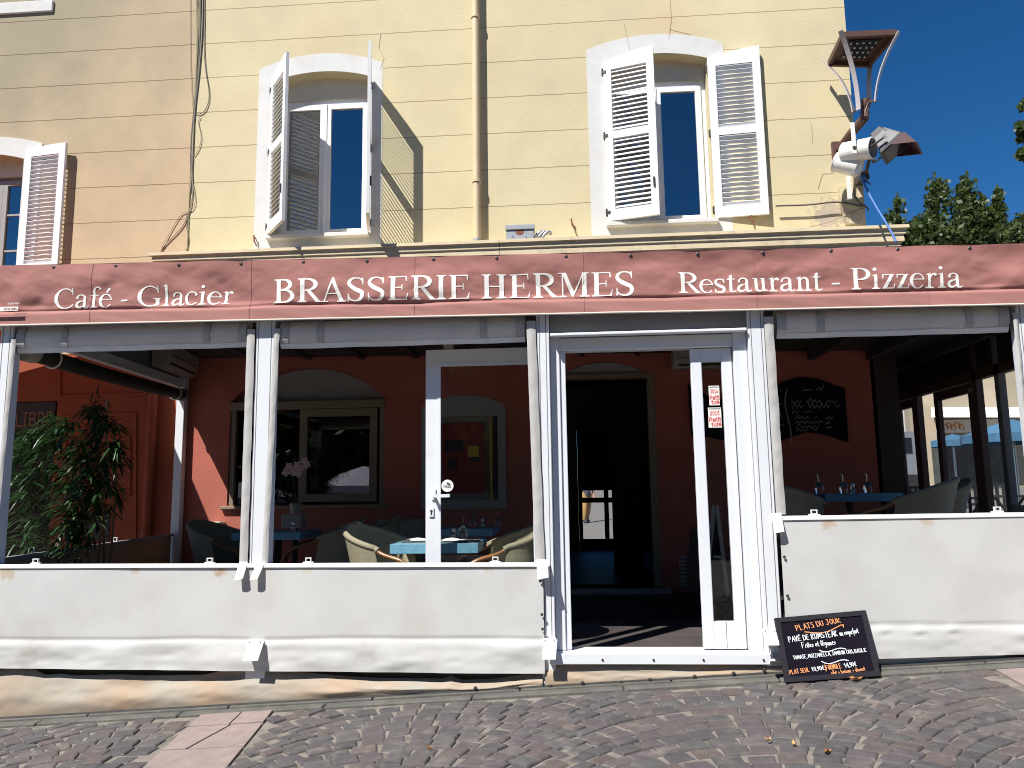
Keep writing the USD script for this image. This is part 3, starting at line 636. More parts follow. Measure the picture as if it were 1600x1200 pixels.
# side frame at the left: slanting plan from (-3.97, 0) to (-4.45, 3.4)
SA, SB = np.array([-3.99, 0.0]), np.array([-4.44, 3.38]); sdir = (SB - SA) / np.linalg.norm(SB - SA)
def sp(y, z, off=0.0): q = SA + (SB - SA) * (y / 3.38) + np.array([sdir[1], -sdir[0]]) * off; return np.array([q[0], q[1], z])
obj('post', bx(-4.45, -4.355, 3.30, 3.392, -.2, 2.66, .004), 'white_aluminium', tf)
obj('side_beam', bar(sp(.09, 2.30), sp(3.31, 2.36), .07, .09), 'white_aluminium', tf)
gpts = [sp(.09, 2.34), sp(3.30, 2.40), sp(3.30, 2.65), sp(.09, 2.65)]
gm = trimesh.Trimesh(np.vstack([gpts, np.array(gpts) + [-.02, 0, 0]]), [[0, 1, 2], [0, 2, 3], [4, 6, 5], [4, 7, 6], [0, 4, 5], [0, 5, 1], [3, 2, 6], [3, 6, 7], [0, 3, 7], [0, 7, 4], [1, 5, 6], [1, 6, 2]], process=False)
gm.fix_normals(); obj('gable_panel', gm, 'gable_board', tf)
ZR = lambda x: 2.655 - .0152 * (x + 3.98)
def sloped(m):
    m = m.subdivide() if len(m.vertices) < 9 else m; v = m.vertices; v[:, 2] += ZR(v[:, 0]); return m
obj('roof', sloped(bx(-4.55, XR - .01, 0.121, YW - .002, 0, .03)), 'roof_board', tf)
obj('roof_extension', sloped(bx(XR + .003, 4.30, .121, 6.6, 0, .03)), 'roof_board', tf)
for x in np.arange(-3.6, 4.2, .62): obj('rafter', sloped(bx(x, x + .06, .121, YW - .003 if x < XR - .07 else 6.6, -.03 if x < 2.2 else -.10, -.001)), 'roof_board', tf)
obj('end_wall', bx(XR + .25, 4.15 - .04, 6.50, 6.56, .28, 2.52), 'dark_wood', tf)  # mostly hidden wall, added to cut the light entering the right bay
# dark timber post at the building corner, and the glazed right side
obj('corner_post', bx(XR + .004, XR + .24, YW - .02, YW + .22, .28, 2.54), 'dark_wood', tf)
XS = 4.15
for y in (.05, 2.60, 3.02, 4.40, 5.05, 6.5): obj('post', bx(XS - .03, XS + .04, y - .04, y + .04, .1, 2.52, .004), 'brown_steel' if y > 2.61 else 'gable_board', tf)
obj('side_beam', bx(XS - .03, XS + .04, .09, 6.46, 2.14, 2.24), 'brown_steel', tf)
obj('side_fascia', bx(XS - .015, XS + .025, .09, 6.46, 2.241, 2.515), 'dark_wood', tf)
for a, b in ((3.09, 3.95), (4.44, 5.01), (5.1, 6.45)):
    l = obj('side_door', [bx(XS - .02, XS + .03, a, a + .09, .29, 2.13), bx(XS - .02, XS + .03, b - .09, b, .29, 2.13), bx(XS - .019, XS + .029, a + .09, b - .09, 2.03, 2.129), bx(XS - .019, XS + .029, a + .09, b - .09, .29, .40)], 'brown_steel', tf)
    obj('pane', bx(XS + .001, XS + .007, a + .091, b - .091, .401, 2.029), 'pane', l)
obj('side_pane', bx(XS + .001, XS + .007, .1, 2.55, .9, 2.13), 'pane', tf)
obj('side_apron', bx(XS - .01, XS + .02, .1, 2.55, .0, .89), 'panel_canvas', tf)
tp = at(1503, 601, 3.6); obj('door_tab', bx(XS - .04, XS - .031, 3.05, 3.13, 2.02, 2.07), 'grey_white', tf)

# stickers on the door glass
def word(text, p0, p1, h, y, mat_, parent, bold=False, depth=.0012, name='lettering'):
    t = meshkit.text_mesh(text, h, depth, bold=bold); p0, p1 = np.asarray(p0), np.asarray(p1)
    t.apply_translation([-t.bounds[0][0], 0, 0]); t.apply_scale([np.linalg.norm(p1 - p0) / t.extents[0], 1, 1]); a = math.atan2(p1[2] - p0[2], p1[0] - p0[0])
    v = t.vertices; x = v[:, 0] * math.cos(a) - v[:, 1] * math.sin(a); z = v[:, 0] * math.sin(a) + v[:, 1] * math.cos(a)
    t.vertices = np.stack([p0[0] + x, y - v[:, 2], p0[2] + z], 1); return obj(name, t, mat_, parent)
for (a, b, c, d, yr) in ((1107, 603, 1125, 633, '2014'), (1106, 637, 1128, 668, '2015')):
    yy = .101; A, C = at(a, b, yy), at(c, d, yy)
    st = obj('sticker', bx(A[0], C[0], yy - .0005, yy + .0006, C[2], A[2]), 'lettering_white', l2, label=f'small white and red {yr} sticker on the glass')
    w_, h_ = C[0] - A[0], A[2] - C[2]; L = lambda u, v: [A[0] + u * w_, 0, C[2] + v * h_]
    obj('border', bx(A[0] + .004, C[0] - .004, yy - .0009, yy - .0006, A[2] - .012, A[2] - .006), 'painting_dark', st)
    word(yr, L(.14, .62), L(.86, .62), h_ * .2, yy - .0008, 'red_print', st, True)
    word('Petit', L(.06, .28), L(.97, .31), h_ * .22, yy - .0008, 'red_print', st, True)
    word('futé', L(.2, .05), L(.97, .08), h_ * .2, yy - .0008, 'red_print', st, True)
c_ = at(699, 759, Y1)
rs = obj('sticker', prism(Point(c_[0], c_[2]).buffer(.042, 24), Y1 + .0035, Y1 + .0045), 'lettering_white', l1, label='round white pull sticker on the glass')
word('TIREZ', [c_[0] - .03, 0, c_[2] - .014], [c_[0] + .026, 0, c_[2] - .014], .016, Y1 + .0033, 'rubber', rs, True)
obj('emblem', [prism(Point(c_[0] + .002, c_[2] + .016).buffer(.008), Y1 + .002, Y1 + .0034), prism(Point(c_[0] + .014, c_[2] + .011).buffer(.007), Y1 + .002, Y1 + .0034)], 'rubber', rs)

# ------------------------------------------------------------------ awning with its lettering
AX0, AX1 = -4.42, 4.25
zbot = lambda x: 2.294 - .0100 * (x + 3.94); ztop = lambda x: 2.735 - .0152 * (x + 3.98)
hemz = lambda x: zbot(x) + .098
GROM = [at(a, b, -.05)[0] for a, b in ((84, 419), (181, 415), (279, 411), (376, 408), (474, 404), (573, 400), (677, 396), (776, 395), (884, 392), (985, 391), (1090, 388), (1192, 387), (1298, 386), (1402, 384), (1515, 383))]
def awn_y(x, z):
    zt, zb = ztop(x), zbot(x); v = np.clip((z - zb) / (zt - zb), 0, 1); y = np.full_like(x, -.05)
    body = np.clip((z - hemz(x)) / .04, 0, 1)
    n1 = meshkit.fbm(np.stack([x * 2.1 + z * 1.6, z * 3.0 - x * .6, 0 * x], -1), 3, 3) - .5
    n2 = meshkit.fbm(np.stack([x * 5.2 + z * 7.0, z * 5.0 - x * 2.4, 0 * x + 3.3], -1), 3, 11) - .5
    n3 = meshkit.fbm(np.stack([x * 7.5 - z * 9.0, z * 6.0 + x * 2.0, 0 * x + 7.1], -1), 2, 21) - .5
    y -= body * (.080 * n1 + .034 * n2 + .010 * n3) * (1 - v ** 5)
    for gx in GROM:      # creases running down from the fixings
        dx = x - gx; y += .003 * np.exp(-(dx / .09) ** 2) * np.exp(-((1 - v) / .25) ** 2)
    cr = np.exp(-((z - hemz(x) - .012 * (meshkit.noise(np.stack([x * 3, 0 * x, 0 * x], -1), 5) - .5)) / .010) ** 2)
    y += .014 * cr
    y -= (1 - body) * (.012 + .012 * (meshkit.fbm(np.stack([x * 3.0 + z * 12, z * 6, 0 * x + 1], -1), 2, 31) - .5))
    return y
aw_ = thing('awning', 'faded terracotta canvas awning lettered BRASSERIE HERMES across the terrace front', 'awning', (0, -.05, 2.25))
def awn(U, V, s=0): X = AX0 + U * (AX1 - AX0); Z = zbot(X) + V * (ztop(X) - zbot(X)); return X, Z
NA = 620
def f_body(U, V):
    X = AX0 + U * (AX1 - AX0); h = (hemz(X) - zbot(X)); Z = hemz(X) + V * (ztop(X) - hemz(X)); return np.stack([X, awn_y(X, Z), Z], -1)
def f_hem(U, V):
    X = AX0 + U * (AX1 - AX0); Z = zbot(X) + V * (hemz(X) - zbot(X)); return np.stack([X, awn_y(X, Z), Z], -1)
obj('valance', grid(f_body, NA, 46), 'awning_fabric', aw_, smooth=True)
obj('hem', grid(f_hem, NA, 12), 'awning_hem', aw_, smooth=True)
xs_ = np.linspace(AX0, AX1, 200)
obj('piping', tube(np.stack([xs_, awn_y(xs_, zbot(xs_)) - .001, zbot(xs_) - .003], 1), .007, 6), 'awning_piping', aw_, smooth=True)
obj('top_fold', grid(lambda U, V: np.stack([AX0 + U * (AX1 - AX0), -.05 + .2 * V, ztop(AX0 + U * (AX1 - AX0)) - .03 * V], -1), 60, 2), 'awning_fabric', aw_)
obj('top_rail', bx(AX0, AX1, .0, .019, 2.59, 2.605), 'white_aluminium', aw_)
for gx in GROM:
    z = float(ztop(gx)) - .022; y = float(awn_y(np.array([gx]), np.array([z]))[0])
    obj('grommet', lathe([(0.0, .006), (.007, .006), (.012, .003), (.012, -.004)], n=10).apply_transform(trimesh.transformations.rotation_matrix(PI / 2, [1, 0, 0])).apply_translation([gx, y, z]), 'rivet', aw_)
for a in (145, 392, 648, 912, 1180, 1447):
    X = at(a, 440, -.05)[0]; zz = np.linspace(zbot(X) + .005, ztop(X) - .005, 30); xx = np.full(30, X)
    obj('seam', tube(np.stack([xx, awn_y(xx, zz) - .0012, zz], 1), .0022, 4), 'awning_fabric', aw_)

# serif lettering, drawn stroke by stroke
TH, TN = .172, .052
def stroke(pts, ws, n=28):
    p = np.array(pts, float)
    if len(p) > 2: q = spline(p, n); w = np.interp(np.linspace(0, 1, n), np.linspace(0, 1, len(ws)), ws)
    else: q = p; w = np.array([ws[0], ws[-1]])
    return unary_union([unary_union([Point(*a).buffer(max(wa / 2, .012), 5), Point(*b).buffer(max(wb / 2, .012), 5)]).convex_hull for a, b, wa, wb in zip(q[:-1], q[1:], w[:-1], w[1:])])
def P4(*pts): return Polygon(pts)
def stem(x, z0=0, z1=1, w=TH): return sbox(x - w / 2, z0, x + w / 2, z1)
def serif(x, z, up, l=.19, r=.19, w=TH):
    s = 1 if up else -1; z1 = z - s * .038
    return unary_union([sbox(x - l, min(z, z1), x + r, max(z, z1)), Polygon([(x - l * .75, z1), (x + r * .75, z1), (x + w / 2, z1 - s * .05), (x - w / 2, z1 - s * .05)])])
def arcp(cx, cz, rx, rz, a0, a1, k=9): return [(cx + rx * math.cos(math.radians(t)), cz + rz * math.sin(math.radians(t))) for t in np.linspace(a0, a1, k)]
def bowl(x, z0, z1, rx): c = (z0 + z1) / 2; h = (z1 - z0) / 2 - TN / 2; return stroke([(x, z1 - TN / 2)] + arcp(x + rx * .35, c, rx * .65, h, 90, -90, 9) + [(x, z0 + TN / 2)], [TN, TN, TN * 1.6, TH * .8, TH, TH * .8, TN * 1.6, TN, TN], 36)
def S_(h, wd, k=1.0):
    pts = [(wd * .84, h * .78), (wd * .74, h * .93), (wd * .48, h * .985), (wd * .22, h * .90), (wd * .16, h * .75), (wd * .30, h * .60), (wd * .56, h * .47), (wd * .82, h * .33), (wd * .80, h * .14), (wd * .54, h * .015), (wd * .25, h * .07), (wd * .13, h * .25)]
    t = TH * k; return unary_union([stroke(pts, [TN, TN, TN, t * .7, t * .85, t, t, t * .9, t * .75, TN, TN, TN], 44), P4((wd * .80, h * .99), (wd * .86, h * .99), (wd * .87, h * .70), (wd * .83, h * .70)), P4((wd * .10, 0), (wd * .15, 0), (wd * .15, h * .32), (wd * .11, h * .32))])
G = {}
def gl(ch, adv, *parts): G[ch] = (adv, unary_union([p for p in parts]))
gl('I', .50, stem(.25), serif(.25, 1, True), serif(.25, 0, False))
gl('H', 1.08, stem(.25), stem(.83), sbox(.25, .49, .83, .53), serif(.25, 1, True), serif(.25, 0, False), serif(.83, 1, True), serif(.83, 0, False))
gl('E', .92, stem(.25), serif(.25, 1, True, .19, .1), serif(.25, 0, False, .19, .1), sbox(.25, .96, .78, 1), sbox(.25, 0, .82, .04), sbox(.25, .50, .62, .54), P4((.74, 1), (.79, 1), (.80, .77), (.77, .77)), P4((.80, 0), (.87, .27), (.84, .27), (.74, 0)), P4((.60, .65), (.63, .65), (.63, .39), (.60, .39)))
gl('B', .98, stem(.25), serif(.25, 1, True, .19, .05), serif(.25, 0, False, .19, .05), bowl(.25, .53, 1.0, .48), bowl(.25, 0, .56, .58))
gl('R', .98, stem(.25), serif(.25, 1, True, .19, .05), serif(.25, 0, False), bowl(.25, .48, 1.0, .54), P4((.40, .51), (.56, .51), (.98, .02), (.98, 0), (.80, 0)), sbox(.78, 0, 1.02, .03))
gl('P', .86, stem(.25), serif(.25, 1, True, .19, .05), serif(.25, 0, False), bowl(.25, .44, 1.0, .54))
gl('A', 1.02, P4((.47, 1.02), (.52, 1.02), (.52, .93), (.17, .03), (.12, .03)), P4((.46, 1.02), (.53, 1.02), (.93, .03), (.76, .03), (.46, .85)), sbox(.27, .32, .70, .36), sbox(.02, 0, .30, .036), sbox(.66, 0, 1.03, .036))
gl('M', 1.28, stem(.22, 0, 1, .05), stem(1.06), P4((.20, 1), (.36, 1), (.66, .22), (.60, 0), (.56, .04)), P4((1.02, 1), (1.06, 1), (.62, 0), (.58, .04), (.60, .10)), serif(.22, 0, False, .16, .16, .05), serif(1.06, 0, False), sbox(.05, .962, .34, 1), sbox(1.0, .962, 1.24, 1))
gl('S', .82, S_(1.0, .80))
gl('C', 1.0, stroke(arcp(.55, .5, .45, .485, 38, 322, 21), [TN, TN, TN, TN, .07, .11, TH, TH, TH, .11, .07, TN, TN, TN, TN], 50), P4((.88, .99), (.925, .99), (.94, .66), (.90, .66)))
gl('G', 1.08, stroke(arcp(.55, .5, .46, .485, 40, 300, 21), [TN, TN, TN, TN, .07, .11, TH, TH, TH, .11, .07, TN, TN, TN], 50), P4((.88, .99), (.925, .99), (.94, .66), (.90, .66)), stem(.87, .05, .40), stroke([(.60, .02), (.74, .03), (.87, .09)], [TN, TN, .06]), serif(.87, .42, True, .2, .16))
xh = .67
gl('a', .66, stem(.45, .10, .5, .12), stroke([(.12, .50), (.18, .62), (.32, .655), (.43, .60), (.45, .45)], [.09, .06, TN, .08, .12]), stroke([(.45, .40), (.26, .34), (.12, .26), (.09, .14), (.18, .04), (.32, .07), (.45, .16)], [TN, TN, .10, .12, .09, .05, TN]), stroke([(.45, .15), (.48, .03), (.56, .02), (.64, .08)], [.11, .09, .06, .03]))
def e_(x=0): return unary_union([stroke(arcp(.32, .33, .26, .325, 12, 322, 17), [TN, TN, TN, .05, .09, .13, .13, .12, .08, .05, TN, TN], 44), sbox(.10, .385, .57, .42)])
gl('e', .62, e_()); gl('é', .62, e_(), P4((.30, .74), (.36, .72), (.52, .93), (.42, .97)))
gl('f', .46, stem(.22, 0, .75, .12), stroke([(.22, .72), (.25, .92), (.36, 1.01), (.48, .98), (.51, .92)], [.12, .10, .045, .06, .08]), serif(.22, 0, False, .17, .17, .12), sbox(.04, .61, .42, .65))
gl('l', .42, stem(.21, 0, 1.02, .12), serif(.21, 0, False, .17, .17, .12), P4((.03, .97), (.16, 1.04), (.25, 1.06), (.25, .97)))
gl('i', .42, stem(.21, 0, .64, .12), serif(.21, 0, False, .17, .17, .12), P4((.03, .60), (.16, .66), (.265, .69), (.265, .60)), Point(.20, .92).buffer(.078))
gl('c', .60, stroke(arcp(.33, .33, .27, .325, 40, 318, 17), [.07, .05, TN, .05, .09, .13, .13, .12, .08, .05, TN, TN], 44), Point(.52, .51).buffer(.055))
gl('r', .50, stem(.20, 0, .60, .12), serif(.20, 0, False, .17, .19, .12), P4((.03, .60), (.15, .66), (.255, .69), (.255, .58)), stroke([(.24, .46), (.32, .60), (.42, .64)], [TN, .06, .09]), Point(.45, .60).buffer(.062))
gl('s', .54, S_(.67, .53, .8))
gl('t', .42, stem(.19, .12, .80, .12), stroke([(.19, .15), (.22, .04), (.31, .02), (.40, .08)], [.12, .09, .05, .03]), sbox(.03, .61, .38, .65), P4((.03, .63), (.13, .70), (.19, .84), (.25, .84), (.25, .63)))
gl('u', .70, stem(.19, .15, .65, .12), stroke([(.19, .18), (.23, .05), (.35, .02), (.50, .12)], [.12, .10, .06, TN]), stem(.50, .02, .65, .12), sbox(.04, .61, .20, .65), sbox(.38, .61, .52, .65), P4((.50, 0), (.56, .01), (.66, .04), (.66, .075), (.52, .08)))
gl('n', .72, stem(.20, 0, .60, .12), stem(.53, 0, .42, .12), serif(.20, 0, False, .16, .15, .12), serif(.53, 0, False, .15, .16, .12), stroke([(.22, .48), (.33, .60), (.44, .62), (.52, .52), (.53, .40)], [TN, .06, .08, .11, .12]), P4((.03, .60), (.15, .66), (.255, .69), (.255, .58)))
gl('z', .60, sbox(.06, .605, .54, .65), sbox(.05, 0, .54, .045), P4((.37, .62), (.54, .65), (.22, .03), (.05, 0)), P4((.06, .65), (.10, .65), (.08, .46), (.05, .46)), P4((.50, 0), (.54, 0), (.57, .21), (.54, .21)))
gl('-', .44, sbox(.06, .27, .38, .345)); G[' '] = (.36, None)
def letters(text, p0, p1, cap, name_label, yoff=.0025):
    p0, p1 = np.array(p0), np.array(p1); adv = sum(G[c][0] for c in text); L = p1[0] - p0[0]; sx = L / adv; x = 0.0; parts = []
    for c in text:
        a, g_ = G[c]
        if g_ is not None:
            g2 = affinity.affine_transform(g_, [sx, 0, 0, cap, p0[0] + x * sx, 0])
            m = prism(g2.buffer(0).simplify(.0006), -.0018, 0.0)
            for _ in range(4):
                e = m.edges_unique_length.max()
                if e < .03: break
                m = m.subdivide() if len(m.faces) < 1500 else m; 
                if len(m.faces) >= 6000: break
            v = m.vertices; t = (v[:, 0] - p0[0]) / L; Z = v[:, 2] + p0[2] + (p1[2] - p0[2]) * t; front = v[:, 1] < -.0009
            m.vertices = np.stack([v[:, 0], awn_y(v[:, 0], Z) - np.where(front, yoff, -.002), Z], 1); parts.append((c, m))
        x += a * 1.0
    for c, m in parts: obj('letter', m, 'lettering_white', aw_)
YA = -.06
letters('Café - Glacier', at(83, 483, YA), at(360, 474, YA), .145, '')
letters('BRASSERIE HERMES', at(425, 473.5, YA), at(994, 461, YA), .168, '')
letters('Restaurant - Pizzeria', at(1059, 457.5, YA), at(1505, 449, YA), .144, '')
# maker's patch at the far left
q = at(0, 486, -.09); q1 = at(30, 478, -.09); yp = -.098
pt = obj('maker_patch', bx(q[0] - .2, q1[0], yp - .001, yp, q[2] - .004, q[2] + .026), 'lettering_white', aw_)
word('stores', at(12, 476, yp), at(30, 475, yp), .016, yp, 'lettering_white', aw_)
word('SOLEIL', [q[0] + .035, 0, q[2] + .003], [q1[0] - .004, 0, q[2] + .004], .014, yp - .0012, 'awning_fabric', pt, True)

# ------------------------------------------------------------------ rolled-up blinds
def blind(x0, x1, z, straps, label, y=.062, r=.092):
    b = thing('roller_blind', label, 'blind', ((x0 + x1) / 2, y, z), group='rolled-up canvas blinds under the awning')
    def f(U, V):
        a = V * 2 * PI; X = x0 + U * (x1 - x0)
        rr = r * (1 + .07 * (meshkit.fbm(np.stack([X * 2.0, np.cos(a) * 1.5, np.sin(a) * 1.5], -1), 3, 4) - .5))
        sag = -.002 * np.sin(U * PI * len(straps) * 1.0) ** 2
        return np.stack([X, y - rr * .62 * np.cos(a), z + rr * np.sin(a) + sag], -1)
    obj('roll', grid(f, 90, 26), 'canvas_grey', b, smooth=True)
    # loose edge hanging under the roll
    obj('bottom_edge', grid(lambda U, V: np.stack([x0 + U * (x1 - x0), y - .045 + .02 * V + .002 * np.sin(U * 17), z - r * .80 - .032 * V - .002 * np.sin(U * PI * 3) ** 2], -1), 60, 3), 'canvas_grey', b)
    for s in [x0 + .03] + list(straps) + [x1 - .03]:
        w = .022 if s in straps else .03
        P = [(s, y - (r * .62 + .006) * math.cos(a), z + (r + .004) * math.sin(a)) for a in np.linspace(-2.3, 2.0, 16)]
        m = cat_mesh([bar(P[i], P[i + 1], w if False else .003, .003) for i in range(0)]) if False else grid(lambda U, V: np.stack([s + (U - .5) * 2 * w, y - (r * .62 + .008) * np.cos(V * 4.6 - 2.4), z + (r + .006) * np.sin(V * 4.6 - 2.4)], -1), 2, 18)
        obj('strap', m, 'strip_canvas', b)
    return b
zr = 2.20
blind(-3.93, -2.24, zr + .01, [at(100, 525, 0)[0], at(322, 522, 0)[0]], 'grey rolled-up blind above the left bay with the potted bamboo')
blind(-2.00, -.29, zr - .01, [at(500, 513, 0)[0], at(755, 507, 0)[0]], 'grey rolled-up blind above the middle bay with the open glazed door')
blind(1.39, 2.87, zr - .035, [at(1283, 497, 0)[0], at(1515, 492, 0)[0]], 'grey rolled-up blind above the right bay by the chalk menu')
sb = thing('roller_blind', 'dark rolled-up side blind with a round drum end at the left', 'blind', tuple(sp(1.7, 2.2)))
P0, P1 = sp(.12, 2.14, .06), sp(3.26, 2.22, .06)
obj('roll', tube([P0, P0 + (P1 - P0) * .33 - [0, 0, .012], P0 + (P1 - P0) * .66 - [0, 0, .012], P1], .062, 16), 'rubber', sb, smooth=40)
obj('drum_end', cyl(P0 - [0, .03, 0], P0 + [0, .09, 0], .075, 18), 'plastic_cream', sb, smooth=40)
obj('drum_end', cyl(P1 - [0, .06, 0], P1 + [0, .03, 0], .072, 18), 'gable_board', sb, smooth=40)
for t in (.12, .93):
    c = P0 + (P1 - P0) * t; obj('strap', tube([c + [.07 * math.cos(a), 0, .075 * math.sin(a)] for a in np.linspace(0, 2 * PI, 16)], .008, 5), 'canvas_grey', sb)
# ------------------------------------------------------------------ canvas strips beside the posts, with tied ends
def strip_c(x0a, x0b, w, ztop_, zbot_, tail, label, lean=0.0, y=-.012):
    s = thing('canvas_strip', label, 'canvas strip', (x0a, y, zbot_))
    def f(U, V):
        Z = ztop_ + (zbot_ - ztop_) * V; X = x0a + (x0b - x0a) * V + U * w + .0015 * np.sin(V * 26 + U * 2) * U
        return np.stack([X, y - .006 * np.sin(U * PI) - .0018 * np.sin(V * 58 + U * 2 + 2 * np.sin(V * 17)) * np.sin(U * PI), Z], -1)
    obj('strip', grid(f, 6, 60), 'strip_canvas', s, smooth=True)
    for k in range(0):
        v = (k + .5) / 9; obj('snap', cyl([x0a + (x0b - x0a) * v + w * .5, y - .012, ztop_ + (zbot_ - ztop_) * v], [x0a + (x0b - x0a) * v + w * .5, y - .017, ztop_ + (zbot_ - ztop_) * v], .005, 6), 'strip_canvas', s)
    tx, tw, tl, sk = tail
    obj('tail', grid(lambda U, V: np.stack([tx + U * tw + V * sk, y - .012 - .045 * V - .006 * np.sin(U * PI), zbot_ + .01 - V * tl + .01 * U * V], -1), 5, 6), 'paper_white', s)
strip_c(-2.228, -2.228, .057, 2.22, .625, (-2.222, .058, .115, -.012), 'grey canvas strip on the left of the post beside the bamboo bay')
strip_c(-2.034, -2.074, .04, 2.22, .625, (-2.10, .055, .115, -.03), 'pale canvas strip on the right of the post beside the bamboo bay')
strip_c(-.278, -.246, .062, 2.22, .625, (-.236, .072, .12, .004), 'creased canvas strip on the post left of the doorway')
strip_c(1.302, 1.306, .06, 2.20, .905, (1.272, .062, .125, .002), 'pale canvas strip with a laced edge on the post right of the doorway')
strip_c(-3.956, -3.99, .035, 2.20, .64, (-3.99, .03, .06, 0), 'narrow canvas strip on the post at the far left')
strip_c(2.885, 2.865, .03, 2.18, .91, (2.87, .03, .06, 0), 'narrow canvas strip on the post at the far right')

# ------------------------------------------------------------------ low canvas panels
def panel(name_label, x0, x1, zt, zb, zfold, seed, latches, bulge=1.0, rivs=(), pucker=None):
    p = thing('windbreak', name_label, 'canvas panel', ((x0 + x1) / 2, -.02, float(zb(0.0))), group=None)
    def f(U, V):
        X = x0 + U * (x1 - x0); Z = zb(X) + V * (zt(X) - zb(X)); zf = zfold + .012 * (meshkit.noise(np.stack([X * 2, 0 * X, 0 * X], -1), seed) - .5)
        low = np.clip((zf - Z) / .05, 0, 1); low = low * low * (3 - 2 * low)
        n = meshkit.fbm(np.stack([X * 1.1, Z * 1.5, 0 * X], -1), 3, seed) - .5
        m = meshkit.fbm(np.stack([X * 2.6, Z * 7.5, 0 * X + 2], -1), 3, seed + 3) - .5
        Y = -.022 - .012 * n - low * bulge * (.008 + .030 * m * np.clip((zf - Z) / .1, 0, 1)) + .006 * np.exp(-((Z - zf) / .010) ** 2)
        if pucker:
            for (cx, cz, r, a) in pucker: Y -= a * np.exp(-(((X - cx) / (r * 1.5)) ** 2 + ((Z - cz) / r) ** 2)) - a * .9 * np.exp(-(((X - cx) / (r * 1.3)) ** 2 + ((Z - cz + r * .7) / (r * .55)) ** 2))
        return np.stack([X, Y, Z], -1)
    obj('sheet', grid(f, 240, 60), 'panel_canvas', p, smooth=True)
    xa = np.array([x0, x1]); za = zt(xa)
    obj('top_rail', bar((x0, -.018, za[0] + .012), (x1, -.018, za[1] + .012), .028, .026), 'white_paint', p)
    for lx in latches:
        z = float(zt(np.array(lx))) + .026
        obj('latch', [bx(lx - .036, lx + .036, -.03, -.01, z - .001, z + .008, .002), frame_mesh(lx - .020, lx + .020, -.028, -.012, z + .007, z + .036, .006)], 'white_paint', p)
    for rx, rz in rivs: obj('rivet', lathe([(0, .006), (.007, .005), (.010, 0)], n=10).apply_transform(trimesh.transformations.rotation_matrix(PI / 2, [1, 0, 0])).apply_translation([rx, -.036, rz]), 'rivet', p)
    return p
L0 = lambda *ps: [at(a, b, -.02)[0] for a, b in ps]
panel('wide white canvas panel left of the doorway, below the bamboo and table', -4.35, -.196, lambda X: .632 - .0040 * (X + 3.92) - .026, lambda X: -.052 - .0064 * (X + 3.87), .135, 3,
      L0((56, 878), (328, 876), (482, 876), (774, 876)), rivs=[(-.215, .50), (-.208, .29), (-.205, .20)], pucker=[(-.36, .06, .09, .012)])
panel('white canvas panel right of the doorway, behind the chalkboard', 1.32, 3.3, lambda X: .896 + .004 * (X - 1.317) - .026, lambda X: .0 + .031 * (X - 1.3), .215, 8,
      L0((1272, 803), (1558, 797)), bulge=.8, rivs=[(1.335, .64), (1.34, .40)], pucker=[(1.92, .185, .03, .008), (2.13, .18, .03, .008), (2.33, .19, .03, .009), (2.75, .16, .05, .008)])
# side panel at the left end, seen from inside
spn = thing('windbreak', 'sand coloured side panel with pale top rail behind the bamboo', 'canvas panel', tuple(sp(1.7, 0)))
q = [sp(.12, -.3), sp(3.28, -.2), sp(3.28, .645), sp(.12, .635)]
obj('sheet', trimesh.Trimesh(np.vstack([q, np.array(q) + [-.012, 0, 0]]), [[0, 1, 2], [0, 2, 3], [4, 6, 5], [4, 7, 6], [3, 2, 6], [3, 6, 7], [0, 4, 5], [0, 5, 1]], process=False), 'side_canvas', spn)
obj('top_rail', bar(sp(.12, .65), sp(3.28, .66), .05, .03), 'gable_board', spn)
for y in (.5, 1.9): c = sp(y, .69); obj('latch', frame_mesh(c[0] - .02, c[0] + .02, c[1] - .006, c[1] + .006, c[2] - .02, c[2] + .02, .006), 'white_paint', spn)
# corner brackets at the feet of the posts
for (a, b, c, d, lab) in ((386, 1003, 409, 1030, 'white bracket flap at the foot of the post beside the bamboo bay'), (848, 1000, 870, 1028, 'white bracket flap at the left foot of the doorway'), (1192, 985, 1216, 1006, 'white bracket flap at the right foot of the doorway beside the chalkboard')):
    A, C = at(a, b, -.06), at(c, d, -.06)
    k = thing('post_bracket', lab, 'bracket', (A[0], -.05, C[2]))
    m = bx(A[0], C[0], -.004, .004, C[2], A[2], .002); v = m.vertices; t = (A[2] - v[:, 2]) / (A[2] - C[2]); v[:, 1] -= .045 + t * .065; v[:, 0] += (t - .5) * -.012
    obj('flap', m, 'white_paint', k)
    obj('top_clip', bx(A[0] + .002, C[0] - .002, -.052, .0, A[2] - .016, A[2] + .004, .003), 'white_paint', k)
    for x in (A[0] + .015, C[0] - .015): obj('screw', cyl([x, -.053, A[2] - .006], [x, -.057, A[2] - .006], .004, 8), 'rivet', k)

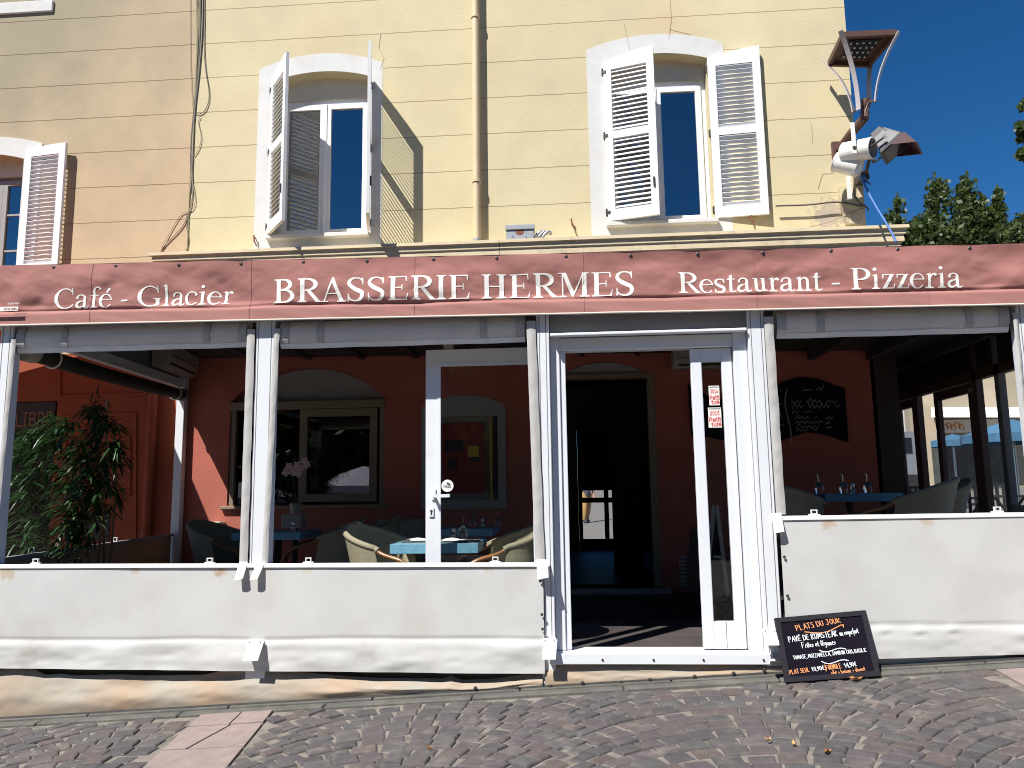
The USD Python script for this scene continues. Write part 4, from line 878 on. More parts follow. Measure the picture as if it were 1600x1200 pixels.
# ------------------------------------------------------------------ sagging skirts at the ground
def skirt(label, x0, x1, ztop_fn, seed, rivs=(), y0=.0, amp=.05):
    s = thing('canvas_skirt', label, 'canvas skirt', ((x0 + x1) / 2, 0, float(gz((x0 + x1) / 2, 0))))
    def f(U, V):
        X = x0 + U * (x1 - x0); zb = gz(X, 0) + .022; zt = ztop_fn(X); Z = zb + V * (zt - zb)
        n = meshkit.fbm(np.stack([X * 1.7 + V * .6, V * 1.5 - X * .3, 0 * X], -1), 3, seed) - .5; n2 = meshkit.fbm(np.stack([X * 5 + V * 1.4, V * 3 - X * 2, 0 * X + 4], -1), 3, seed + 5) - .5
        return np.stack([X, y0 - .016 - amp * (n + .5) * np.sin(V * PI * .9 + .1) - .020 * n2 * np.sin(V * PI * .85 + .15) + .05 * V, Z], -1)
    obj('sheet', grid(f, 260, 20), 'skirt_canvas', s, smooth=True)
    for a, b in rivs:
        p = at(a, b, -.03); obj('rivet', lathe([(0, .008), (.009, .006), (.013, 0)], n=10).apply_transform(trimesh.transformations.rotation_matrix(PI / 2, [1, 0, 0])).apply_translation([p[0], -.036, p[2]]), 'rivet', s)
    xx = np.linspace(x0, x1, 60); obj('bottom_bead', tube(np.stack([xx, np.full(60, -.022), gz(xx, 0) + .026], 1), .011, 6), 'rubber', s)
TOPL = [(0, 1048), (25, 1042), (52, 1047), (70, 1056), (95, 1054), (115, 1057), (190, 1055), (225, 1057), (318, 1056), (345, 1050), (400, 1046), (450, 1050), (520, 1056), (590, 1061), (690, 1062), (705, 1058), (722, 1064), (775, 1062), (848, 1051)]
tx_, tz_ = np.array([at(a, b, .02)[[0, 2]] for a, b in TOPL]).T
skirt('stained beige canvas skirt sagging below the wide left panel', -4.4, -.212, lambda X: np.interp(X, tx_, tz_) + .005, 41, [(743, 1075), (809, 1075)], amp=.06)
skirt('stained beige canvas skirt below the doorway sill', -.196, 1.305, lambda X: np.full_like(X, -.018), 52, [(860, 1072), (910, 1067), (970, 1066), (1015, 1062), (1085, 1057), (1146, 1052), (1194, 1047)], y0=.0, amp=.035)
skirt('narrow canvas skirt below the right panel beside the chalkboard', 1.31, 3.3, lambda X: np.full_like(X, 0) + .002 + .033 * (X - 1.3), 63, [], y0=.03, amp=.015)
obj('terrace_plinth', [bx(-4.5, 4.1, .09, .14, -.6, -.03)], 'plinth_canvas', kind='structure')

# ------------------------------------------------------------------ chalk lettering (single strokes)
SK = {'A': [[(0, 0), (.4, 1), (.8, 0)], [(.15, .38), (.65, .38)]], 'B': [[(0, 0), (0, 1), (.5, .95), (.55, .7), (.1, .52), (.65, .4), (.6, .08), (0, 0)]], 'C': [[(.7, .85), (.4, 1), (.08, .75), (.05, .3), (.35, 0), (.7, .12)]],
      'D': [[(0, 0), (0, 1), (.5, .9), (.7, .5), (.5, .1), (0, 0)]], 'E': [[(.6, 1), (0, 1), (0, 0), (.6, 0)], [(0, .52), (.5, .52)]], 'É': [[(.6, .9), (0, .9), (0, 0), (.6, 0)], [(0, .48), (.5, .48)], [(.2, 1.02), (.5, 1.2)]], 'F': [[(.6, 1), (0, 1), (0, 0)], [(0, .52), (.5, .52)]],
      'G': [[(.7, .85), (.4, 1), (.08, .75), (.05, .3), (.35, 0), (.68, .15), (.68, .45), (.4, .45)]], 'I': [[(.1, 0), (.1, 1)]], 'J': [[(.2, 1), (.7, 1)], [(.5, 1), (.5, .2), (.3, 0), (.05, .15)]], 'K': [[(0, 0), (0, 1)], [(.6, 1), (0, .45), (.65, 0)]],
      'L': [[(0, 1), (0, 0), (.55, 0)]], 'M': [[(0, 0), (.1, 1), (.42, .3), (.75, 1), (.85, 0)]], 'N': [[(0, 0), (0, 1), (.6, 0), (.6, 1)]], 'O': [[(.35, 1), (.05, .7), (.05, .3), (.35, 0), (.65, .3), (.65, .7), (.35, 1)]], 'P': [[(0, 0), (0, 1), (.55, .92), (.6, .65), (.4, .48), (0, .45)]],
      'R': [[(0, 0), (0, 1), (.55, .92), (.58, .65), (0, .48), (.65, 0)]], 'S': [[(.6, .88), (.3, 1), (.08, .78), (.3, .55), (.58, .4), (.55, .1), (.25, 0), (0, .12)]], 'T': [[(0, 1), (.7, 1)], [(.35, 1), (.35, 0)]], 'U': [[(0, 1), (0, .2), (.3, 0), (.6, .2), (.6, 1)]],
      'V': [[(0, 1), (.33, 0), (.66, 1)]], 'Z': [[(0, 1), (.6, 1), (0, 0), (.65, 0)]], '0': [[(.3, 1), (.05, .7), (.05, .3), (.3, 0), (.5, .3), (.5, .7), (.3, 1)]], '1': [[(.05, .75), (.3, 1), (.3, 0)]], '4': [[(.45, 0), (.45, 1), (0, .3), (.6, .3)]], '9': [[(.5, .6), (.2, .5), (.08, .78), (.3, 1), (.5, .8), (.45, .3), (.15, 0)]], '5': [[(.5, 1), (.1, 1), (.08, .58), (.4, .6), (.5, .3), (.3, 0), (.02, .08)]],
      '€': [[(.6, .9), (.3, 1), (.1, .5), (.3, 0), (.6, .1)], [(0, .6), (.45, .6)], [(0, .42), (.42, .42)]], ',': [[(.12, .08), (.02, -.16)]], '/': [[(.05, -.2), (.25, 1.15)]], '+': [[(.05, .3), (.4, .3)], [(.22, .12), (.22, .5)]], '.': [[(.05, 0), (.08, .05)]],
      'a': [[(.45, .5), (.15, .55), (.02, .25), (.2, 0), (.42, .2), (.45, .5), (.45, .1), (.58, 0)]], 'b': [[(0, 1), (0, 0), (.35, .05), (.42, .35), (.2, .55), (0, .4)]], 'd': [[(.42, .45), (.12, .5), (.02, .2), (.2, 0), (.42, .15), (.45, 1), (.45, .05), (.55, 0)]], 'e': [[(.02, .28), (.42, .32), (.3, .55), (.05, .42), (.08, .08), (.45, .05)]], 'é': [[(.02, .28), (.42, .32), (.3, .55), (.05, .42), (.08, .08), (.45, .05)], [(.2, .7), (.42, .95)]],
      'f': [[(.45, .95), (.25, 1), (.18, .7), (.15, -.3)], [(0, .5), (.4, .5)]], 'g': [[(.42, .5), (.1, .5), (.05, .15), (.35, .1), (.44, .5), (.42, -.3), (.1, -.35)]], 'i': [[(.08, .5), (.08, .08), (.2, 0)], [(.08, .72), (.1, .76)]], 'l': [[(0, .3), (.25, .9), (.12, 1), (.06, .2), (.22, 0)]], 'm': [[(0, 0), (.02, .5), (.2, .5), (.24, 0), (.26, .45), (.46, .48), (.5, .05), (.6, 0)]],
      'n': [[(0, 0), (.02, .5), (.25, .52), (.32, .05), (.44, 0)]], 'o': [[(.2, .52), (.02, .25), (.2, 0), (.4, .25), (.2, .52), (.5, .45)]], 'p': [[(0, -.4), (.04, .5), (.35, .5), (.4, .15), (.05, .05)]], 'q': [[(.42, .5), (.1, .5), (.05, .15), (.35, .1), (.44, .5), (.42, -.4)]], 'r': [[(0, 0), (.05, .5), (.1, .35), (.32, .5)]], 's': [[(.3, .5), (.05, .42), (.28, .18), (.02, 0)]], 't': [[(.12, .85), (.1, .1), (.3, .02)], [(0, .55), (.32, .55)]], 'u': [[(0, .5), (.04, .05), (.3, .05), (.36, .5), (.38, .05), (.5, 0)]], ' ': []}
SKW = {' ': .45, 'M': 1.05, 'I': .3, 'i': .3, 'l': .33, ',': .28, '/': .45, '.': .25, 'm': .72, 't': .42, 'r': .42, 's': .42, 'f': .5}
def chalk(text, p0, p1, h, w, T, mat_, parent, name='chalk_line'):
    w *= .62
    """handwritten line from p0 to p1 in the board's own plane (u, v); T maps (u, v, d) to the world"""
    p0, p1 = np.array(p0, float), np.array(p1, float); adv = [SKW.get(c, .9 if c.isupper() else .62) for c in text]; L = np.linalg.norm(p1 - p0); sx = L / sum(adv); dirv = (p1 - p0) / L; nrm = np.array([-dirv[1], dirv[0]]); x = 0; polys = []
    for c, a in zip(text, adv):
        for ln in SK.get(c, []):
            q = [p0 + dirv * (x + u * .95) * sx + nrm * (v * h + rng.normal(0, .02) * h) for u, v in ln]
            polys.append(LineString(q).buffer(w / 2, quad_segs=2))
        x += a
    U = unary_union(polys); ms = []
    for g_ in getattr(U, 'geoms', [U]):
        m = trimesh.creation.extrude_polygon(g_, .0008, engine='earcut'); ms.append(m)
    m = cat_mesh(ms); v = m.vertices; m.vertices = T(v[:, 0], v[:, 1], v[:, 2] + .0006); return obj(name, m, mat_, parent)

# leaning menu board on the ground
B0 = ongr(1227, 1068) + [0, 0, .006]; B1 = ongr(1376, 1058) + [0, 0, .008]
T0 = at(1210, 966, -.045)
_n = np.cross(B1 - B0, T0 - B0); _d = ray(1352, 953.5); T1 = CAM + _d * (((B0 - CAM) @ _n) / (_d @ _n))
mb = thing('menu_board', 'black chalkboard of the day\'s dishes leaning on the white panel at the pavement', 'menu board', tuple(B0))
nrm = np.cross(B1 - B0, T0 - B0); nrm /= np.linalg.norm(nrm); nrm = nrm if nrm[1] < 0 else -nrm
def TB(u, v, d):
    u, v, d = np.asarray(u)[..., None], np.asarray(v)[..., None], np.asarray(d)[..., None]
    return (B0 * (1 - u) + B1 * u) * (1 - v) + (T0 * (1 - u) + T1 * u) * v + nrm * d
def tb_poly(poly, d0, d1):
    m = trimesh.creation.extrude_polygon(poly, d1 - d0, engine='earcut'); v = m.vertices; m.vertices = TB(v[:, 0], v[:, 1], v[:, 2] + d0); return m
obj('slate', tb_poly(sbox(.04, .05, .96, .95), -.012, .0), 'chalkboard', mb)
obj('frame', tb_poly(sbox(0, 0, 1, 1).difference(sbox(.055, .075, .945, .925)), -.016, .006), 'board_frame', mb)
obj('prop_bar', bar(TB(.02, .30, -.02), TB(-.11, .32, -.02), .03, .02), 'rubber', mb); obj('prop_bar', bar(TB(-.11, .345, -.02), TB(-.06, .345, -.02), .012, .02), 'white_paint', mb)
C = lambda t, a, b, h, m_, w=.012: chalk(t, a, b, h, w, TB, m_, mb)
C('PLATS DU JOUR', (.22, .775), (.72, .845), .085, 'chalk_orange')
C('PAVÉ DE RUMSTEAK', (.115, .605), (.655, .64), .085, 'chalk_white'); C('au roquefort', (.67, .64), (.88, .66), .085, 'chalk_white', .010)
C('Frites et légumes', (.245, .50), (.61, .515), .085, 'chalk_white', .011)
C('TOMATE, MOZZARELLA, JAMBON CRU, BASILIC', (.13, .335), (.92, .37), .055, 'chalk_white', .009)
C('PLAT SEUL', (.065, .115), (.285, .135), .065, 'chalk_orange', .010); C('10,90€', (.30, .14), (.435, .15), .06, 'chalk_white', .010)
C('/FORMULE', (.445, .14), (.62, .155), .07, 'chalk_orange', .010); C('14,90€', (.65, .155), (.78, .17), .065, 'chalk_white', .010); C('plat + boisson + dessert', (.50, .065), (.86, .095), .06, 'chalk_orange', .009)
for pts, m_ in (([(.30, .745), (.42, .715), (.60, .745), (.73, .80), (.725, .77)], 'chalk_orange'), ([(.42, .445), (.53, .42), (.62, .45), (.70, .43)], 'chalk_white'), ([(.42, .275), (.55, .245), (.64, .275), (.70, .255)], 'chalk_white')):
    m = tb_poly(LineString(spline(pts, 14)).buffer(.006, quad_segs=2), .0006, .0014); obj('chalk_flourish', m, m_, mb)

# ornate menu slate on the red wall inside
YB = YW - .03
up_ = [(1075, 600), (1105, 618), (1140, 628), (1175, 622), (1205, 607), (1228, 595), (1252, 589), (1280, 592), (1305, 602), (1320, 606)]
lo_ = [(1326, 691), (1305, 684), (1285, 678), (1262, 675), (1238, 682), (1212, 691), (1180, 694), (1140, 690), (1105, 682), (1080, 680)]
wb = thing('wall_menu', 'wavy-edged black chalk menu slate hanging on the red wall', 'menu board', tuple(at(1200, 650, YB)))
pg = Polygon([(at(a, b, YB)[0], at(a, b, YB)[2]) for a, b in up_ + lo_])
obj('slate', prism(pg, YB, YW - .002), 'chalkboard', wb)
dl = [at(a, b, YB) for a, b in ((1230, 608), (1228, 640), (1234, 665), (1236, 692))]
obj('divider', prism(LineString(spline([(p[0], p[2]) for p in dl], 12)).buffer(.006), YB - .0015, YB - .0003), 'chalk_dim', wb)
TW = lambda u, v, d: np.stack([u, YB - d, v], -1)
def scribble(p, q, h):
    n = max(6, int(np.hypot(q[0] - p[0], q[2] - p[2]) / .022)); xs2 = np.linspace(p[0], q[0], n); base = np.linspace(p[2], q[2], n); runs, run = [], []
    for k in range(n):
        if rng.random() < .14 and len(run) > 2: runs.append(run); run = []; continue
        run.append((xs2[k] + rng.normal(0, .003), base[k] + h * (.95 if rng.random() < .15 else .55) * (k % 2) + rng.normal(0, h * .08)))
    runs.append(run); ms = [prism(LineString(r_).buffer(.0035, quad_segs=1), YB - .0015, YB - .0003) for r_ in runs if len(r_) > 1]
    obj('chalk_line', ms, 'chalk_dim', wb)
for (a, b, c, d, h) in ((1253, 612, 1287, 609, .05), (1236, 630, 1315, 629, .05), (1238, 638, 1312, 637, .05), (1238, 646, 1268, 645, .045), (1243, 655, 1276, 654, .045), (1243, 662, 1286, 661, .045), (1244, 669, 1280, 668, .045), (1244, 674, 1278, 673, .045), (1290, 655, 1301, 654, .04), (1290, 663, 1301, 662, .04), (1291, 670, 1300, 669, .04), (1208, 633, 1222, 633, .04), (1206, 641, 1216, 641, .04), (1212, 652, 1224, 652, .04), (1210, 660, 1218, 660, .04), (1213, 667, 1224, 667, .04), (1208, 680, 1222, 679, .04)):
    scribble(at(a, b, YB), at(c, d, YB), h)

# ------------------------------------------------------------------ lamp, spotlights, floodlight at the corner
LY = 2.95
lp = thing('street_lamp', 'brown lantern with curved clear fins on a bracket at the building corner', 'street lamp', tuple(at(1350, 190, LY)))
n0, n1 = at(1317, 57, 2.72), at(1400, 53, 2.72); f0, f1 = at(1296, 101, 3.2), at(1358, 103, 3.2)
zt_ = (n0[2] + n1[2] + f0[2] + f1[2]) / 4; quad = [n0, n1, f1, f0]
th_ = .05
def plate(q, t0, t1):
    q = np.array(q); v = np.vstack([q + [0, 0, t0], q + [0, 0, t1]]); m = trimesh.Trimesh(v, [[0, 1, 2], [0, 2, 3], [4, 6, 5], [4, 7, 6], [0, 4, 5], [0, 5, 1], [1, 5, 6], [1, 6, 2], [2, 6, 7], [2, 7, 3], [3, 7, 4], [3, 4, 0]], process=False); trimesh.repair.fix_normals(m); return m
cc = np.mean(quad, axis=0)
rim = [(a, b) for a, b in zip(quad, quad[1:] + quad[:1])]
obj('hood', [plate(quad, .03, .045)] + [bar(a + [0, 0, .015], b + [0, 0, .015], .035, .06) for a, b in rim], 'brown_steel', lp)
inn = [cc + (q - cc) * .62 + [0, 0, .012] for q in quad]; lens = obj('lens', plate(inn, .0, .017), 'lamp_lens', lp)
for i in range(5):
    for j in range(4):
        u, v_ = (i + .5) / 5, (j + .5) / 4; p = (inn[0] * (1 - u) + inn[1] * u) * (1 - v_) + (inn[3] * (1 - u) + inn[2] * u) * v_
        b_ = trimesh.creation.icosphere(1, .014); b_.apply_translation(p - [0, 0, .003]); obj('diode', b_, 'bright_metal', lens)
hub = at(1352, 160, LY + .02)
ends = [at(1342, 172, 2.86), at(1367, 160, 2.88), at(1358, 163, 3.08), at(1334, 176, 3.05)]
tips = [n0 + [-.03, -.03, .05], n1 + [.05, -.03, .06], f1 + [.03, .03, .03], f0 + [-.06, .03, .04]]
tips[3] = at(1286, 95, 3.25); tips[1] = at(1404, 49, 2.70); ctrl = [at(1335, 118, 2.84), at(1380, 98, 2.84), at(1357, 135, 3.08), at(1316, 126, 3.12)]
for e_p, c_p, t_p in zip(ends, ctrl, tips):
    c = spline([e_p, c_p, t_p], 14); side = np.cross(c[-1] - c[0], cc - c[0]); side /= np.linalg.norm(side)
    vv = np.vstack([c - side * .024, c + side * .024]); nn = len(c); outw = np.cross(np.gradient(c, axis=0), side); outw /= np.linalg.norm(outw, axis=1, keepdims=True)
    vv = np.vstack([vv, vv + np.vstack([outw, outw]) * .012]); f = []
    for k in range(nn - 1):
        a, b, c2, d = k, k + 1, nn + k + 1, nn + k; e = 2 * nn
        f += [[a, b, c2], [a, c2, d], [e + a, e + c2, e + b], [e + a, e + d, e + c2], [a, e + b, b], [a, e + a, e + b], [d, c2, e + c2], [d, e + c2, e + d]]
    m = trimesh.Trimesh(vv, f, process=False); trimesh.repair.fix_normals(m); obj('fin', m, 'clear_plastic', lp)
    obj('fin_arm', bar(c[0] + [0, 0, .02], hub, .02, .02), 'brown_steel', lp)
bend = at(1351, 184, LY)
obj('hub', [cyl(hub + [0, 0, -.06], hub + [0, 0, .03], .045, 12)], 'brown_steel', lp, smooth=40)
wallp = at(1309, 236, 3.36)
obj('arm', [tube([hub + [0, 0, .01], bend, bend + (wallp - bend) * .1], .05, 10), tube([bend, (bend + wallp) / 2 + [0, 0, .01], wallp + [.02, 0, .02]], .048, 10)], 'brown_steel', lp, smooth=40)
obj('wall_plate', bx(wallp[0] - .06, wallp[0] + .05, 3.36, 3.399, wallp[2] - .12, wallp[2] + .12, .01), 'brown_steel', lp)

def spot(a, b, r, label, ma, mb_):
    s = thing('spotlight', label, 'spotlight', tuple(a)); a, b = np.array(a), np.array(b); d = (b - a) / np.linalg.norm(b - a); L = np.linalg.norm(b - a)
    T = trimesh.geometry.align_vectors([0, 0, 1], d); T[:3, 3] = a
    def L_(prof, mt, nm, sm=35):
        m = lathe(prof, n=24); m.apply_transform(T); return obj(nm, m, mt, s, smooth=sm)
    L_([(0, 0), (r * .82, 0), (r, .02), (r, L), (r * .90, L), (r * .88, L - .10), (0, L - .11)], 'spot_white', 'housing')
    L_([(0, L - .095), (r * .86, L - .085), (r * .86, L - .080), (0, L - .088)], 'lamp_lens', 'lens')
    L_([(r + .001, L - .012), (r + .004, L - .010), (r + .004, L - .002), (r - .005, L + .002)], 'spot_white', 'rim')
    return s, d
s1, d1 = spot(at(1316, 240, 3.02), at(1364, 231, 2.80), .112, 'white cylindrical spotlight with open dark end, upper of the pair at the corner', None, None)
pm = at(1334, 232, 2.80); obj('bracket', [bx(pm[0] - .02, pm[0] + .02, 2.78, 2.79, pm[2] - .06, pm[2] + .28), bar((pm[0], 2.785, pm[2] + .27), (pm[0] + .1, 3.0, pm[2] + .2), .02)], 'spot_white', s1)
obj('knob', cyl([pm[0], 2.775, pm[2]], [pm[0], 2.79, pm[2]], .02, 10), 'rubber', s1)
s2, d2 = spot(at(1345, 262, 2.98), at(1305, 253, 3.10), .105, 'white cylindrical spotlight with closed end, lower of the pair at the corner', None, None)
pm = at(1326, 275, 3.0); obj('bracket', bx(pm[0] - .02, pm[0] + .02, 3.0, 3.03, pm[2] - .25, pm[2]), 'spot_white', s2)

fl = thing('floodlight', 'weathered grey floodlight with ribbed back and brown hood tilted at the corner', 'floodlight', tuple(at(1398, 238, 2.9)))
FC = at(1390, 226, 2.85); fn_ = np.array([.50, -.30, -.81]); fn_ /= np.linalg.norm(fn_); fs = np.cross(fn_, [0, 0, 1.0]); fs /= np.linalg.norm(fs); fu = np.cross(fs, fn_)
def FL(a, b, c): return FC + fs * a + fu * b + fn_ * c
def fbox(a0, a1, b0, b1, c0, c1, t=1.0, ch=.012):
    P = []
    for c, k in ((c0, t), (c1, 1.0)):
        for sa, sb in ((a0, b0), (a1, b0), (a1, b1), (a0, b1)):
            sx_, sy_ = np.sign(sa), np.sign(sb); P += [FL(sa * k - sx_ * ch, sb * k, c), FL(sa * k, sb * k - sy_ * ch, c)]
    m = trimesh.convex.convex_hull(np.array(P)); return m
obj('body', fbox(-.165, .165, -.125, .125, -.13, .05, .62), 'flood_grey', fl)
obj('bezel', fbox(-.18, .18, -.14, .14, .051, .078), 'flood_dark', fl)
obj('lens', fbox(-.15, .15, -.11, .11, .079, .083), 'lamp_lens', fl)
for k in range(9):
    x = -.115 + .23 * k / 8; obj('cooling_fin', trimesh.convex.convex_hull(np.array([FL(x - .004, .07, -.145), FL(x + .004, .07, -.145), FL(x - .004, .142, .04), FL(x + .004, .142, .04), FL(x - .004, .10, .04), FL(x + .004, .10, .04), FL(x - .004, .06, -.11), FL(x + .004, .06, -.11)])), 'flood_grey', fl)
obj('gear_box', fbox(-.10, .10, -.075, .075, -.20, -.128, .85), 'flood_dark', fl)
obj('hood', trimesh.convex.convex_hull(np.array([FL(-.18, .135, .079), FL(.18, .135, .079), FL(.18, .150, .26), FL(-.18, .150, .26), FL(-.18, .143, .079), FL(.18, .143, .079), FL(.18, .158, .26), FL(-.18, .158, .26)])), 'hood_brown', fl)
for s_ in (-.183, .183): obj('hood_cheek', trimesh.convex.convex_hull(np.array([FL(s_, .15, .079), FL(s_, .155, .25), FL(s_, -.02, .079), FL(s_ + .004, .15, .079), FL(s_ + .004, .155, .25), FL(s_ + .004, -.02, .079)])), 'hood_brown', fl)
obj('yoke', [bar(FL(-.195, 0, -.02), FL(-.195, -.20, -.05), .035, .008, up=fn_), bar(FL(.195, 0, -.02), FL(.195, -.20, -.05), .035, .008, up=fn_), bar(FL(-.195, -.20, -.05), FL(.195, -.20, -.05), .035, .008, up=fn_)], 'flood_dark', fl)
for s_ in (-.205, .205): obj('pivot', cyl(FL(s_ - .006, 0, -.02), FL(s_ + .006, 0, -.02), .02, 10), 'flood_grey', fl)
wb2 = at(1350, 276, 3.2); obj('arm', tube([FL(0, -.205, -.05), (FL(0, -.205, -.05) + wb2) / 2 + [0, 0, -.02], wb2], .018, 8), 'flood_dark', fl)
obj('wall_box', bx(wb2[0] - .05, wb2[0] + .04, 3.14, 3.38, wb2[2] - .05, wb2[2] + .05, .01), 'flood_dark', fl)
# cables
def cable(name, label, paths, mats, radii, Y=YW - .012, loc=None):
    c = thing(name, label, 'cable', tuple(at(*paths[0][0], Y)) if loc is None else loc)
    for pth, mt, r in zip(paths, mats, radii):
        obj('strand', tube(spline([at(a, b, Y) for a, b in pth], max(12, len(pth) * 6)), r, 5), mt, c, smooth=True)
    return c
cable('wall_cables', 'bundle of loose cables hanging down the wall joint left of the left window', [
    [(309, -10), (309, 60), (306, 130), (303, 190), (298, 260), (295, 325), (292, 395)], [(311, -10), (312, 60), (308, 130), (304, 180), (300, 260), (296, 330), (280, 360), (262, 378), (250, 395)], [(314, -10), (313, 50), (309, 120), (302, 185), (299, 270)], [(317, -10), (316, 40), (310, 120), (304, 176), (301, 240), (297, 300)],
    [(297, -10), (297, 60), (300, 150), (303, 185)], [(319, -10), (319, 60), (323, 120), (324, 165), (318, 175), (304, 177)], [(313, 182), (310, 192), (313, 205), (309, 235), (303, 243)], [(302, 250), (302, 290), (296, 330), (288, 332), (276, 345), (262, 370), (252, 388)], [(295, 330), (291, 350), (294, 370), (290, 392)], [(306, -10), (307, 90), (304, 160), (298, 250)]],
    ['cable_green', 'cable_grey', 'cable_dark', 'cable_grey', 'cable_grey', 'cable_dark', 'cable_grey', 'cable_grey', 'cable_dark', 'cable_green'], [.005, .006, .010, .008, .003, .005, .004, .004, .004, .005])
cable('corner_cable', 'thin grey cable running along the wall to the building corner', [[(1212, 322), (1240, 321), (1275, 319), (1310, 316), (1335, 320), (1352, 322)], [(1265, 354), (1300, 345), (1325, 335), (1352, 325)]], ['cable_dark', 'cable_grey'], [.010, .006], Y=3.325)
cable('corner_lead', 'dark lead hanging from the spotlights down to the corner stone', [[(1333, 272), (1334, 292), (1336, 308), (1345, 318), (1354, 324), (1357, 330)]], ['cable_dark'], [.009], Y=3.30)
rp = thing('rope', 'bright blue rope tied under the floodlight', 'rope', tuple(at(1346, 280, 3.1)))
obj('strand', tube(spline([at(1347, 280, 3.1), at(1358, 303, 3.0), at(1372, 328, 2.9), at(1386, 351, 2.8), at(1400, 378, 2.7)], 16), .012, 6), 'rope_blue', rp)
obj('loose_end', tube([at(1350, 280, 3.08), at(1354, 284, 3.07), at(1360, 288, 3.05)], .011, 6), 'rope_blue', rp)
k_ = trimesh.creation.icosphere(1, .035); k_.apply_translation(at(1348, 278, 3.08)); obj('knot', k_, 'rope_blue', rp)

# metal box and pipe bend lying on the cornice
jb = thing('junction_box', 'galvanised metal box with a rusty round patch sitting on the cornice', 'metal box', tuple(at(812, 375, 3.2)))
p0_, p1_ = at(791, 374, 3.16), at(834, 358, 3.16)
obj('body', bx(p0_[0], p1_[0], 3.16, 3.30, p0_[2] - .02, p1_[2], .004), 'zinc', jb); obj('lid', bx(p0_[0] - .008, p1_[0] + .008, 3.145, 3.31, p1_[2] + .001, at(812, 351, 3.15)[2], .004), 'zinc', jb)
cpt = at(812, 361, 3.158); obj('rust_patch', prism(Point(cpt[0], cpt[2]).buffer(.048).intersection(sbox(-9, -9, 9, p1_[2] - .001)), 3.1585, 3.1595), 'rust', jb)
for px in (801, 822): c = at(px, 370, 3.158); obj('screw', cyl([c[0], 3.155, c[2]], [c[0], 3.16, c[2]], .007, 8), 'bright_metal', jb)
for k in range(3):
    a = at(836 + k * 6, 372, 3.2); obj('conduit', tube(spline([a, a + [.03, 0, .05], a + [.07, .01, .075], a + [.09, .05, .06]], 8), .018, 8), 'zinc', jb, smooth=True)

# ------------------------------------------------------------------ furniture inside
def make_chair(label, group=None):
    c = thing('wicker_chair', label, 'chair', (0, 0, 0), group, local=True)
    def back(r0, off):
        def f(U, V):
            a = (U - .5) * 2 * math.radians(112); zt = .84 - .20 * np.abs(np.sin(a / 2)) ** 1.6 * 1.0; zb = .40
            flare = 1 + .16 * V; x = -(r0 * flare) * np.cos(a) * .95 + .03 - .07 * V; y = r0 * flare * np.sin(a); return np.stack([x, y, zb + V * (zt - zb)], -1)
        return f
    a_, b_ = grid(back(.265, 0), 26, 8, flip=True), grid(back(.245, 0), 26, 8)
    obj('backrest', [a_, b_], 'wicker', c, smooth=True)
    U = np.linspace(0, 1, 26); e = back(.255, 0)(U, np.ones_like(U)); obj('rim', tube(e, .022, 8), 'wicker', c, smooth=True)
    for s in (0, -1):
        p = e[s]; sg = np.sign(p[1]); q = spline([p, p + [.11, 0, -.055], p + [.22, -.005 * sg, -.085], p + [.30, -.02 * sg, -.14], [p[0] + .33, .22 * sg, .42]], 18)
        obj('arm', tube(q, .016, 8), 'bamboo', c, smooth=True); j = tube([p - [.02, 0, -.008], p + [.03, 0, -.014]], .021, 8); obj('binding', j, 'wicker', c)
        obj('leg', tube([[.26, .20 * sg, .42], [.28, .22 * sg, .0]], .017, 8), 'bamboo', c); obj('leg', tube([[-.20, .17 * sg, .42], [-.26, .19 * sg, .0]], .017, 8), 'bamboo', c)
    s = lathe([(0, .40), (.25, .40), (.27, .42), (.26, .45), (.2, .46), (0, .46)], n=20); obj('seat', s, 'wicker', c, smooth=40)
    return c
def make_table(label, w=.70, d=.62, group=None):
    t = thing('bistro_table', label, 'table', (0, 0, 0), group, local=True)
    obj('tabletop', bx(-w / 2, w / 2, -d / 2, d / 2, .70, .742, .012), 'table_cloth_top', t)
    obj('cloth_edge', frame_mesh(-1, 1, 0, 1, 0, 1, .1) if False else cat_mesh([bx(-w / 2 - .004, w / 2 + .004, -d / 2 - .004, -d / 2 + .0, .675, .7435, .002), bx(-w / 2 - .004, w / 2 + .004, d / 2, d / 2 + .004, .675, .7435, .002), bx(-w / 2 - .004, -w / 2, -d / 2 + .001, d / 2 - .001, .675, .7435, .002), bx(w / 2, w / 2 + .004, -d / 2 + .001, d / 2 - .001, .675, .7435, .002)]), 'table_cloth_blue', t)
    obj('column', cyl([0, 0, .03], [0, 0, .70], .03, 12), 'black_iron', t); obj('foot', lathe([(0, 0), (.2, 0), (.2, .015), (.04, .04), (0, .04)], n=16), 'black_iron', t)
    return t
c0 = make_chair('olive wicker chair with bamboo arms at the left of the sunlit blue table'); place(c0, (-1.36, .60, 0), -20)
c1 = dup(c0, (-.47, .58, 0), 198, label='olive wicker chair with bamboo arms at the right of the sunlit blue table')
t0 = make_table('blue-topped table set with napkins and an upturned glass near the front', .62, .70); place(t0, (-.985, .72, -.026), 1)
t1 = dup(t0, (-1.05, 2.45, .0), 0, label='blue-topped table standing behind the front table, below the niche')
t2 = dup(t0, (-2.78, 2.15, 0), 2, label='dark blue table beneath the arched window')
t3 = dup(t0, (2.42, 1.9, .28), 0, label='blue-edged table on the raised right floor below the chalk menu')
t4 = dup(t0, (-4.12 + .35, 2.5, 0), 0) if False else None
